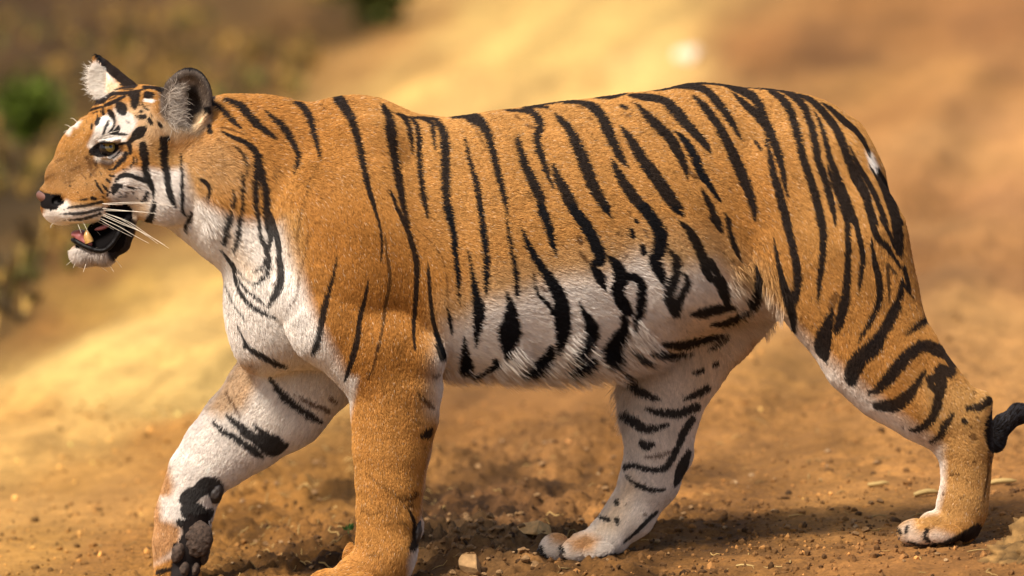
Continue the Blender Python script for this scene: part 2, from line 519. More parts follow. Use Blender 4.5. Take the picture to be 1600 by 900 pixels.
# tangential smoothing and normals
bn = np.stack([BF.sample(bv + np.eye(3)[i] * 0.004) - BF.sample(bv - np.eye(3)[i] * 0.004) for i in range(3)], 1)
bn /= np.linalg.norm(bn, axis=1)[:, None] + 1e-9
# ------------------------------------------------------------------ the coat: ground colours and stripes, drawn on the animal's side
CS = 2
KB = np.zeros((900 * CS, 1720 * CS), np.float32)       # black stripes
BR = np.zeros_like(KB)                                  # faint brown stripes, and painted crease shade behind the shoulder
WH = np.zeros_like(KB)                                  # white face marks
def stroke(img, pts, o, s, gain=1.0, edge=1.3):
    p = [((o[0] + a[0] / s) * CS, (o[1] + a[1] / s) * CS, a[2] / s * CS / 2) for a in pts]
    if len(p) == 1: p = p * 2
    if len(p) > 2:
        q = bez(p, 5 * (len(p) - 1) + 1)
        q[:, 2] = np.maximum(q[:, 2], 0.3)
        p = q
    for (x0, y0, r0), (x1, y1, r1) in zip(p[:-1], p[1:]):
        m = max(r0, r1) + 4
        xa, xb = int(max(0, min(x0, x1) - m)), int(min(img.shape[1], max(x0, x1) + m + 1))
        ya, yb = int(max(0, min(y0, y1) - m)), int(min(img.shape[0], max(y0, y1) + m + 1))
        if xb <= xa or yb <= ya: continue
        yy, xx = np.mgrid[ya:yb, xa:xb]
        dx, dy = x1 - x0, y1 - y0
        L = dx * dx + dy * dy
        t = np.clip(((xx - x0) * dx + (yy - y0) * dy) / L, 0, 1) if L > 1e-6 else np.zeros_like(xx, float)
        d = np.hypot(xx - x0 - t * dx, yy - y0 - t * dy)
        r = r0 + (r1 - r0) * t
        c = np.clip((r - d) / edge + 0.5, 0, 1) * gain
        img[ya:yb, xa:xb] = np.maximum(img[ya:yb, xa:xb], c)
def K(o, s, *strokes, gain=1.0):
    f = 1.03 if o[0] == 40 or s in (3.2725, 3.4614) else 1.14
    for q in strokes: stroke(KB, [(a[0], a[1], a[2] * f + (0.9 * s if f > 1.1 else 0.3 * s)) if len(a) > 2 else a for a in q], o, s, gain)
def B(o, s, *strokes, gain=0.7):
    for q in strokes: stroke(BR, q, o, s, gain)
def Wt(o, s, *strokes, gain=1.0):
    for q in strokes: stroke(WH, q, o, s, gain)

# neck and shoulder, upper
o, s = (300, 100), 4
K(o, s, [(130,240,18),(200,300,32),(260,360,28),(300,400,8)],
 [(205,218,20),(290,255,38),(350,320,40),(420,390,34),(480,435,28),(525,470,10)],
 [(455,290,8),(520,350,28),(580,410,38),(625,490,34),(655,550,26),(655,610,22),(635,690,6)],
 [(640,238,16),(690,270,38),(730,330,38),(750,400,32),(775,490,26),(792,560,14),(797,600,6)],
 [(885,215,20),(915,225,56),(945,265,56),(985,330,50),(1020,420,40),(1045,520,36),(1070,640,32),(1100,770,28),(1140,900,20)],
 [(1185,255,20),(1225,330,48),(1245,450,58),(1265,580,48),(1285,700,44),(1310,830,40),(1325,900,34)],
 [(1280,308,10),(1330,340,30),(1355,400,30),(1370,480,24),(1378,560,8)],
 [(1365,335,12),(1400,380,28),(1418,470,30),(1420,600,30),(1430,720,30),(1445,820,28),(1460,900,22),(1475,960,8)],
 [(1440,338,20),(1490,365,30),(1505,430,24),(1515,530,8)],
 [(1515,345,14),(1560,410,44),(1580,520,50),(1582,650,46),(1585,780,44),(1590,900,40)],
 [(1240,790,8),(1260,840,18),(1280,900,22)], [(1280,315,6),(1340,330,8),(1450,338,16),(1540,345,10)],
 [(180,420,8),(250,455,20),(330,490,26),(390,540,36),(410,600,44),(400,700,38),(395,800,34),(400,900,30)],
 [(415,600,30),(435,690,34),(455,780,38),(465,900,42)],
 [(310,680,10),(318,740,18),(315,830,20),(310,900,20)], [(255,790,8),(262,840,18),(250,900,16)],
 [(45,715,16),(85,740,22),(105,780,20),(90,850,8)], [(105,390,24),(110,425,28)], [(100,285,24),(105,310,18)], gain=0.97)
K(o, s, [(265,515,8),(310,560,16),(335,610,18),(340,660,14),(330,700,8)], gain=0.85)
B(o, s, [(180,395,8),(250,410,14),(320,440,8)], [(150,470,16),(185,485,8)], [(220,515,10),(240,540,12)],
 [(785,620,8),(740,710,10),(710,820,10),(690,900,10)], [(515,640,14),(510,760,8)], [(545,640,10),(540,720,10)],[(800,250,14),(830,285,10)])
# neck, chest, shoulder, lower
o = (300, 325)
K(o, s, [(255,-20,16),(235,60,26),(215,130,34),(195,218,28)], [(312,-10,22),(295,80,26),(285,180,26),(265,250,16),(250,280,6)],
 [(400,0,24),(415,80,22),(425,170,20),(455,250,22),(460,320,18),(430,370,16),(385,405,8)],
 [(460,0,44),(470,100,40),(488,180,30),(472,270,22),(478,340,22),(465,410,26),(430,450,24),(385,475,12)],
 [(480,40,36),(510,120,34),(535,200,32),(545,300,30),(555,400,34),(548,480,40),(520,540,38),(475,610,12)],
 [(175,255,6),(215,310,18),(260,370,24),(268,440,18),(300,520,20),(350,590,22),(420,640,22),(490,670,16),(530,690,6)],
 [(285,440,10),(340,510,12),(400,560,12),(450,600,8),(475,615,8)],
 [(280,730,5),(340,850,12),(400,890,16)],
 [(905,300,5),(885,400,14),(855,520,22),(825,620,34),(800,760,34),(765,890,28)],
 [(1105,440,5),(1080,560,18),(1050,680,26),(1035,800,28),(1012,900,28)],
 [(1140,0,16),(1170,100,13),(1185,200,12),(1180,340,6)], [(1325,0,32),(1340,60,20),(1365,130,6)],
 [(1280,0,22),(1340,120,26),(1375,220,30),(1400,330,32),(1405,440,30),(1395,600,26),(1385,720,20),(1385,800,16),(1395,880,8)],
 [(1475,340,5),(1480,450,16),(1490,580,20),(1505,700,22),(1540,820,26),(1570,900,20)], gain=0.95)
K(o, s, [(205,480,5),(240,560,7),(280,630,7),(325,690,6)], [(1205,180,6),(1215,290,12),(1235,400,16),(1230,500,16),(1205,620,15),(1190,750,14),(1160,900,10)], [(280,390,5),(330,440,7),(380,475,6)], gain=0.7)
B(o, s, [(520,300,10),(535,370,18),(530,430,12)], [(575,90,6),(560,150,8)], [(690,0,10),(665,100,12),(655,200,10),(670,300,8)],
 [(725,110,8),(715,230,12),(690,340,14),(665,440,14),(655,540,12),(630,590,12),(590,645,5)],
 [(1400,130,4),(1500,220,5),(1560,310,7),(1585,420,7),(1590,560,6)], [(600,180,8),(605,300,6)], [(500,480,20),(540,450,30)])
# back
o = (680, 100)
K(o, s, [(78,900,40),(80,960,34)], [(185,460,8),(205,560,20),(235,670,26),(265,790,32),(280,900,36)],
 [(215,330,60),(275,360,58),(320,430,44),(350,520,40),(375,620,38),(405,740,34),(430,850,28),(442,900,20)],
 [(510,450,14),(530,540,36),(560,640,48),(610,740,56),(650,830,50),(660,900,44)],
 [(735,620,12),(760,700,40),(810,800,58),(860,890,60)],
 [(1105,600,14),(1140,680,44),(1200,780,60),(1270,870,60),(1300,900,60)],
 [(745,310,14),(820,390,44),(880,500,60),(930,620,64),(970,730,60),(1020,830,56),(1065,900,50)],
 [(1160,390,12),(1220,480,48),(1290,590,62),(1370,700,70),(1440,800,70),(1510,900,60)],
 [(800,240,14),(900,240,24),(980,270,50),(1030,320,56),(1080,420,60),(1120,510,50),(1160,590,36),(1210,645,8)],
 [(520,290,20),(590,295,34),(640,340,44),(650,400,44),(632,450,38),(645,530,40),(670,600,36),(700,690,26),(740,780,6)],
 [(100,330,18),(220,325,24)], [(430,290,8),(500,290,16)], [(540,275,8),(640,262,20),(700,275,12)], [(640,255,6),(720,245,10),(850,225,6)],
 [(990,212,6),(1100,205,24),(1185,185,8)], [(1250,245,10),(1330,330,46),(1400,400,54),(1470,470,58),(1520,560,50),(1560,650,36),(1575,715,6)],
 [(1200,195,10),(1290,205,38),(1400,220,40),(1470,260,54),(1530,330,60),(1600,410,50),(1680,495,38),(1720,560,6)],
 [(1155,258,14),(1185,272,26)], [(1310,160,6),(1400,140,16),(1500,120,20),(1600,108,20)], [(1360,165,8),(1440,150,20),(1530,130,14)], [(1490,145,8),(1600,152,12)], gain=0.97)
B(o, s, [(220,370,20),(260,420,14),(290,480,14),(320,540,10)], [(500,320,16),(525,345,14)], [(560,380,16),(620,400,20)], [(490,460,10),(500,520,10)],
 [(880,260,14),(930,280,12)], [(960,335,16),(975,350,14)], [(1210,320,26)], [(1290,430,12)], [(580,800,16),(600,850,12)], [(1300,640,20),(1340,690,20)], [(740,250,6)], [(400,320,8),(410,335,8)], gain=0.75)
# flank and belly
o, s = (680, 325), 3.2725
K(o, s, [(70,0,34),(90,120,32),(105,250,28),(118,380,22),(120,490,6)], [(230,0,26),(245,120,32),(258,250,32),(260,380,28),(250,455,6)],
 [(362,0,10),(370,100,14),(390,220,20),(408,320,26),(415,420,24),(420,465,6)], [(168,220,6),(185,320,18),(205,440,40),(222,520,62),(215,620,42),(205,715,6)],
 [(362,430,8),(385,520,54),(378,630,112),(370,700,74),(365,780,14)], [(435,95,6),(470,180,28),(520,270,40),(580,360,54),(630,450,70),(650,560,82),(648,650,72),(630,745,20)],
 [(500,340,6),(520,430,14),(570,490,22),(605,540,24)], [(540,0,44),(575,90,46),(600,190,28),(618,250,6)],
 [(700,0,50),(760,80,60),(810,170,64),(845,260,60),(800,290,30),(835,345,52),(855,390,32),(875,425,6)],
 [(735,475,5),(755,530,24),(790,590,62),(800,650,70),(762,720,50),(700,782,16)],
 [(890,250,18),(930,300,60),(945,370,70),(930,430,60),(965,500,66),(1000,540,30)], [(975,350,40),(1030,360,40),(1055,420,48),(1045,520,50),(1028,580,30),(1015,638,6)],
 [(965,540,30),(965,610,54),(940,670,84),(895,730,84),(870,775,40)], [(590,715,30),(575,770,62),(520,820,72),(445,862,16)],
 [(810,770,30),(770,800,62),(720,830,62),(690,858,24)], [(910,740,60),(930,770,70),(890,812,30)],
 [(150,660,6),(150,760,50),(155,820,72),(140,858,16)], [(305,785,36),(310,810,36),(250,840,20),(190,868,26)],
 [(60,510,10),(75,580,22),(85,658,6)], [(0,640,18),(20,690,24),(45,750,24),(50,772,6)], [(870,0,30),(895,45,12)],
 [(1065,0,60),(1110,60,62),(1150,140,70),(1140,220,72),(1120,265,60),(1150,340,50),(1168,398,8)], [(1225,0,30),(1268,42,16)],
 [(1000,115,28),(1005,140,28)], [(1055,195,26),(1065,230,30)], [(1020,60,16),(1030,75,14)], [(1040,150,12)])
B(o, s, [(935,130,26)], [(965,190,18)], [(975,240,14)], [(735,150,30),(745,185,24)], [(735,225,22),(770,270,20)], [(985,20,14)], [(505,330,14),(500,355,14)], [(540,400,14),(570,430,14)], [(10,220,3),(50,320,4),(62,420,4),(65,520,6)], [(910,65,10)],[(1065,110,14),(1085,150,10)], gain=0.8)  # long thin stroke: shade of the crease behind the shoulder, painted into the coat
# hip
o, s = (1000, 100), 3.6
K(o, s, [(190,132,8),(280,130,22),(360,145,36),(420,200,40),(470,260,40),(520,340,28),(570,428,5)],
 [(295,175,8),(360,240,36),(420,320,40),(470,400,42),(520,510,52),(570,620,56),(610,720,46),(640,820,32),(648,885,6)],
 [(480,125,10),(560,150,34),(620,175,44),(670,230,36),(710,305,22)], [(518,162,8),(580,220,30),(650,280,44),(700,330,50),(735,400,44),(770,490,40),(795,580,30),(810,660,22),(828,750,6)],
 [(705,420,8),(730,520,26),(750,620,36),(780,720,42),(800,800,44),(825,900,44)], [(720,150,14),(790,190,36),(840,260,40),(870,350,38),(895,450,36),(925,560,38),(965,670,40),(995,780,42),(1020,900,42)],
 [(800,155,12),(860,180,34),(920,240,36),(955,330,36),(980,430,38),(1000,540,36),(1040,650,36),(1075,780,32),(1098,895,10)],
 [(975,260,5),(1010,330,16),(1040,430,24),(1075,550,30),(1120,660,34),(1165,770,36),(1205,890,34)], [(1050,560,5),(1080,650,22),(1120,750,30),(1165,880,30)],
 [(890,172,10),(960,205,28),(1030,270,34),(1090,350,40),(1130,430,42),(1170,540,40),(1215,640,50),(1260,720,44),(1290,820,40),(1320,900,34)],
 [(1020,218,6),(1080,260,24),(1140,320,24),(1210,380,18),(1255,440,16),(1290,515,8)], [(1120,280,6),(1200,360,20),(1255,430,20),(1290,500,8)],
 [(1178,462,5),(1220,560,20),(1280,660,26),(1330,760,26),(1365,850,24),(1385,900,20)], [(1335,590,16),(1360,650,36),(1395,740,46),(1425,830,50),(1450,900,50)],
 [(1285,560,5),(1330,640,12),(1375,740,14)], [(20,150,6),(100,130,24),(250,105,26),(400,105,20),(500,120,16),(640,130,14),(720,140,10)], [(60,140,10),(160,125,24),(280,110,16)],
 [(350,97,8),(420,103,14),(560,118,12),(700,138,8),(800,150,14),(870,170,6)], [(650,435,14),(675,478,14)], [(340,700,8),(380,770,30),(420,860,34),(445,900,30)], [(478,838,8),(500,890,24)], gain=0.97)
K(o, s, [(200,378,8),(250,430,34),(300,510,42),(330,590,46),(350,630,40),(390,680,30),(450,772,14)])
B(o, s, [(510,708,16)], [(270,208,14)], [(35,430,10)], [(270,600,20),(310,640,24)], [(450,600,12)], [(720,640,12)], [(420,590,10)], [(235,190,10)], [(600,240,8)], [(540,240,10)])
# thigh
o, s = (1000, 340), 3.4614
K(o, s, [(160,178,18),(195,240,50),(180,340,60),(152,420,60),(185,525,36)], [(235,300,18),(255,350,36),(220,420,50),(195,520,40)],
 [(213,18,12),(270,80,44),(320,170,56),(352,270,52),(380,330,40),(420,330,60),(440,370,64),(460,420,56),(475,485,30)], [(375,235,40),(410,290,40)],
 [(275,524,22),(340,515,56),(430,495,50),(520,490,20)], [(380,580,14),(450,575,40),(520,550,44),(595,512,26)],
 [(620,250,8),(640,320,34),(635,400,50),(615,470,60)], [(600,460,44),(612,492,30)], [(385,0,26),(430,60,26),(447,88,6)], [(470,0,24),(490,100,30),(515,170,28),(547,238,6)],
 [(722,108,6),(740,220,24),(765,330,36),(800,440,50),(825,540,42),(828,612,24)], [(785,0,44),(815,120,42),(840,240,46),(850,340,46),(835,420,50),(815,470,50)],
 [(980,0,42),(990,100,40),(985,220,36),(970,340,28),(960,470,6)], [(1120,0,30),(1125,150,34),(1120,300,40),(1110,430,50),(1085,530,58),(1062,615,34)],
 [(1040,490,16),(1005,600,74),(985,690,92),(1005,768,30)], [(1160,0,28),(1185,110,30),(1205,220,30),(1190,330,24),(1185,412,5)], [(1050,0,14),(1055,50,6)],
 [(1245,0,30),(1280,100,36),(1330,150,34),(1370,210,20),(1410,270,10)], [(1300,0,18),(1350,90,20),(1390,190,14)], [(1375,0,46),(1395,90,56),(1400,170,46),(1410,205,16)], [(1428,270,22),(1445,340,24),(1460,390,10)],
 [(1250,112,8),(1265,220,28),(1290,330,36),(1295,430,36),(1265,520,32),(1215,610,22),(1175,678,6)], [(1415,335,18),(1405,420,36),(1360,510,40),(1310,610,44),(1280,700,60),(1210,760,64),(1155,810,62),(1145,880,50)],
 [(1415,340,16),(1440,380,20),(1475,430,8)], [(1525,690,40),(1450,730,50),(1390,800,50),(1340,870,50),(1300,900,40)],
 [(130,685,28),(230,690,50),(350,665,44),(475,638,16)], [(360,720,10),(420,690,20),(470,660,14)], [(50,735,18),(120,740,48),(200,750,30),(290,740,8)], [(0,770,28),(50,795,14)], [(290,840,8),(335,825,22)], [(390,800,10),(410,783,14)], gain=0.97)
K(o, s, [(1335,260,18),(1345,380,14),(1345,460,6)], [(1340,250,12),(1375,290,14),(1390,310,5)], [(1525,555,24),(1480,600,16),(1440,640,6)], gain=0.85)
B(o, s, [(500,235,16),(505,245,16)], [(505,285,16)], [(450,185,22)], [(545,265,14)], [(585,190,10)], [(600,310,8)], [(540,320,10)], [(560,350,8)], [(1060,420,40),(1030,480,40)], [(1230,690,40),(1290,640,20)], [(620,10,12)], [(575,290,8)],[(525,330,8)],[(610,280,8)],[(630,160,8)], [(990,640,16)])
# far hind leg
o, s = (820, 540), 2.5
K(o, s, [(385,105,14),(420,150,32),(470,190,28),(527,213,8)], [(620,212,6),(680,185,26),(712,165,26)], [(660,105,12),(692,98,18)], [(740,75,14),(750,70,14)], [(470,243,8),(530,262,26),(600,265,30),(672,238,28)],
 [(385,270,28),(430,300,34),(480,325,28),(562,308,10)], [(655,285,24),(620,340,28),(600,390,20),(575,440,22),(540,480,22),(480,485,18),(430,468,16),(393,473,20)], [(455,380,22),(475,392,28),(502,384,12)],
 [(640,415,18),(620,460,36),(605,500,34),(588,542,14)], [(395,508,6),(440,545,16),(500,565,17),(547,560,8)], [(356,606,12),(360,618,14)], [(358,678,14),(362,692,14)], [(290,668,10),(325,680,18)], [(430,30,16),(490,68,14)],
 [(515,650,10),(470,692,13),(430,732,10),(388,767,8)], [(265,838,14),(310,834,22),(352,818,14)], [(62,786,12),(68,815,14),(100,838,10)], [(140,790,16),(150,806,10)], [(130,842,8),(220,852,8),(262,840,8)], gain=0.95)
B(o, s, [(580,410,12),(520,432,18),(465,436,8)], [(395,620,8)], [(470,660,18)], [(470,540,10)])
# near hind leg
o, s = (1200, 480), 2.1429
K(o, s, [(435,0,22),(400,60,28),(350,130,42),(300,180,50),(278,230,42),(285,258,14)], [(585,150,36),(520,128,36),(460,170,38),(410,230,38),(370,270,26),(338,287,12)], [(528,42,22),(490,70,16),(462,87,6)],
 [(525,213,8),(485,275,28),(430,325,40),(365,328,28)], [(540,240,22),(578,240,34),(572,300,28),(550,370,26),(510,405,20),(475,411,8)], [(545,262,20),(565,280,20)], [(575,208,34),(612,216,32)],
 [(620,355,8),(595,390,22),(575,430,20),(543,451,8)], [(668,338,14),(710,332,26),(738,312,26)], [(590,150,22),(620,195,24)], [(565,800,8),(640,775,26),(700,748,40)], [(532,742,9),(525,768,13),(540,785,8)], [(432,742,10),(445,758,8)], [(466,735,8),(460,752,9)],
 [(470,788,8),(530,798,8),(580,790,8)], [(656,380,16),(660,386,14)], gain=0.95)
B(o, s, [(685,432,26)], [(612,560,10),(640,558,10)], [(690,518,14)], [(645,640,9)], [(665,580,9)], [(742,430,8),(738,540,8),(722,640,6)], [(585,625,9)], [(655,635,9)], [(640,628,7)], [(690,285,14)], [(680,400,12)], [(580,600,6)], [(450,400,10)], [(700,370,12)], gain=0.75)
# forelegs
o, s = (200, 540), 2.5
K(o, s, [(452,-4,12),(520,40,19),(580,72,20),(622,86,7)], [(553,128,8),(600,190,24),(660,240,25),(720,280,22),(757,301,9)], [(735,-5,24),(720,36,10)], [(890,0,22),(870,70,18),(846,138,8)],
 [(385,273,8),(440,320,28),(500,365,38),(560,400,56),(612,390,26)], [(490,308,6),(540,350,28),(600,387,36)], [(330,298,6),(380,340,18),(450,380,24),(500,420,24),(527,437,8)], [(1210,0,18),(1225,42,20)],
 [(215,605,26),(240,590,56),(270,570,46),(310,545,60),(340,560,60),(345,590,40)], [(225,640,36),(255,650,70),(300,665,44),(325,645,20)], [(200,690,20),(215,700,20)], [(1150,352,16),(1170,345,26),(1185,325,12)],
 [(1095,640,5),(1115,680,12),(1118,720,16),(1125,760,30),(1110,790,20)], [(175,870,10),(120,885,20)], gain=0.95)
B(o, s, [(650,188,6),(710,225,20),(785,256,20)], [(790,208,20),(818,226,8)], [(380,178,5),(410,230,10),(440,278,8)], [(975,0,10),(960,80,10),(935,130,8)], [(1130,185,10),(1160,215,18),(1190,240,20)], [(1190,120,14),(1217,114,12)],
 [(1120,10,14)], [(1060,595,10),(1100,600,14),(1130,578,14)], [(1085,630,14),(1110,620,14)], gain=0.85)
B(o, s, [(930,500,7),(1000,555,11),(1060,595,13)], [(905,633,7),(950,660,10),(1002,640,7)], [(1115,290,8),(1145,302,12)], [(1160,400,14)], [(1065,690,14),(1085,700,12)], [(930,820,12),(980,818,10)], gain=0.5)
# tail tip
K((0, 0), 1, [(1570,690,44),(1566,684,46),(1568,664,48),(1590,647,48),(1622,646,48),(1665,662,48)], gain=0.98)
# face, upper
o, s = (40, 60), 5
K(o, s, [(725,515,50),(748,550,88),(768,585,34)], [(655,575,44),(672,600,44),(690,650,18),(682,700,16),(640,742,10)], [(592,568,26),(605,590,26)], [(570,625,28),(548,665,34)], [(515,672,18),(514,705,16)],
 [(647,640,12),(625,690,20),(600,752,12)], [(722,690,24),(712,720,40),(685,742,28),(750,748,22),(790,752,10)], [(895,612,38),(920,615,40)], [(962,638,34),(980,665,34)], [(1042,668,28),(1062,695,24)], [(900,570,24)],
 [(845,768,50),(880,740,86),(915,712,56)], [(840,780,40),(805,815,36),(815,860,34),(812,900,20)], [(912,835,60),(920,900,70)], [(1062,792,40),(1105,788,44)], [(1072,800,60),(1082,900,62)],
 [(520,490,8),(590,490,38),(660,440,30),(750,430,28),(850,415,22),(930,395,8)], [(620,522,26),(700,490,30),(775,448,20)], [(490,562,16),(540,545,22),(605,535,12)], [(528,582,10),(560,570,12)],
 [(815,440,44),(850,460,74),(845,515,56),(852,548,16)], [(880,430,28),(880,500,14),(885,532,6)], [(690,405,8),(760,385,18),(850,380,14)], [(920,380,28),(1000,385,28),(1060,412,40)], [(940,440,56),(968,442,52)],
 [(900,500,8),(930,545,14),(962,562,8)], [(548,110,14),(570,140,40),(610,180,60),(660,230,76),(720,275,90),(780,320,90),(840,365,50)], [(735,360,14),(790,365,16),(870,370,12)],
 [(1078,375,8),(1118,302,18),(1200,238,36),(1290,222,50),(1378,256,44),(1440,355,24),(1468,440,18),(1458,525,18)], [(537,92,26),(552,122,44)], [(1410,560,44),(1430,585,30)], [(690,745,10),(640,742,6)],
 [(510,880,36),(560,838,34),(610,806,20),(640,812,16),(720,825,16),(760,822,18),(800,815,22)], [(580,860,60),(620,880,50),(600,900,50)], gain=0.97)
Wt(o, s, [(600,640,60),(640,650,80),(640,700,90),(600,740,60),(550,790,50),(515,840,30)], [(740,590,60),(790,620,90),(800,680,90),(770,730,60),(710,760,36),(650,760,40),(600,800,36)], [(640,775,40),(720,790,36),(775,785,24)],
 [(930,480,30),(990,490,30)], [(430,590,16),(445,575,10)], [(400,600,14),(450,570,12)])
K(o, s, [(500,520,6),(560,510,10),(610,505,8)], [(640,480,8),(700,455,12)], [(600,545,14),(612,560,12)], [(760,400,8),(800,398,12),(840,400,8)], [(560,600,8),(556,625,8)], [(470,640,6),(478,660,6)], [(450,700,6),(456,720,6)], [(860,600,10),(868,615,12)], [(980,600,12),(990,615,12)], [(780,640,8),(800,660,8)], gain=0.85)
# face, lower
o = (40, 240)
K(o, s, [(510,-8,34),(590,5,44),(640,-12,30)], [(650,42,8),(700,20,10),(738,-22,12)], [(778,0,40),(760,40,38),(720,80,34),(690,115,22),(648,126,8)], [(838,28,12),(838,70,18),(812,102,12)], [(785,112,8),(760,122,8)],
 [(918,-45,60),(918,10,54),(932,60,56),(935,150,54),(962,220,54),(990,280,36),(992,345,14)], [(1078,-60,60),(1078,60,58),(1095,150,54),(1110,250,48),(1130,340,44),(1152,400,24)],
 [(1210,0,12),(1215,120,20),(1217,250,30),(1216,350,28),(1215,430,26),(1242,482,14)], [(1290,468,36),(1270,530,46),(1245,605,12)], [(700,215,18),(730,180,34),(790,165,36),(860,185,34),(925,210,36)],
 [(685,305,30),(700,262,58),(745,250,34)], [(790,258,16),(852,275,18)], [(655,168,14),(690,176,16)], [(632,202,18),(655,220,20)], [(543,208,8),(575,270,22),(608,312,10)], [(600,240,8),(630,280,22),(657,302,10)], [(635,315,14),(640,330,12)],
 [(942,298,26),(930,345,34),(903,377,10)], [(1002,385,38),(995,430,46),(980,480,48),(955,545,66),(990,558,20)], [(515,345,24),(545,352,22)], [(345,243,12),(346,253,12)], gain=0.97)
K(o, s, [(575,140,7),(590,165,7)], [(610,110,6),(628,135,6)], [(595,330,9),(615,345,9)], [(730,300,8),(745,318,10)], [(830,300,10),(842,320,8)], [(880,260,8),(890,275,8)], [(860,340,8),(872,352,8)], [(720,340,8),(760,335,8)], [(800,120,8),(780,140,8),(760,150,6)],
 [(560,40,8),(545,90,6)], [(500,150,6),(508,168,6)], [(470,230,6),(476,240,6)], [(400,300,6),(410,305,6)], [(860,20,10),(868,60,12),(850,100,8)], gain=0.8)
B(o, s, [(590,60,30),(640,80,24),(700,60,16)], [(640,150,14),(690,140,12)], [(240,60,30),(300,30,20)], [(150,200,24),(220,160,20)], [(350,130,24),(420,100,20)], [(300,230,20),(380,210,16)], [(500,40,50),(505,110,40),(540,170,30)], gain=0.42)
for row in ([(410,362),(437,361),(465,357)], [(300,433),(335,424),(365,414),(398,414),(432,410),(462,407),(492,400),(525,392),(560,384),(585,380)],
            [(270,470),(305,468),(340,468),(372,470),(402,468),(432,466),(465,462),(497,455),(530,446),(565,436),(590,432)], [(300,520),(350,518),(395,515),(430,512),(470,504),(505,494),(540,482),(570,470)]):
    for i, (a, b) in enumerate(row):
        K(o, s, [(a - 9, b + 1, 8 + 5 * min(i, 3)), (a + 11, b - 2, 8 + 5 * min(i, 3))], gain=0.92 if i else 0.6)
        if i and a > 370: K(o, s, [(row[i - 1][0], row[i - 1][1], 7), (a, b, 7)], gain=0.8)
B(o, s, [(785,300,14),(778,335,22)], [(310,270,8)], [(880,345,10)], [(820,275,8)], [(885,290,8)], [(560,100,16),(500,180,20)], [(530,60,30),(560,110,20)], [(470,30,26),(500,70,20),(510,120,14)], [(430,150,12),(470,200,10)])
Wt(o, s, [(555,40,16),(620,44,26),(680,22,26),(722,-8,16)])

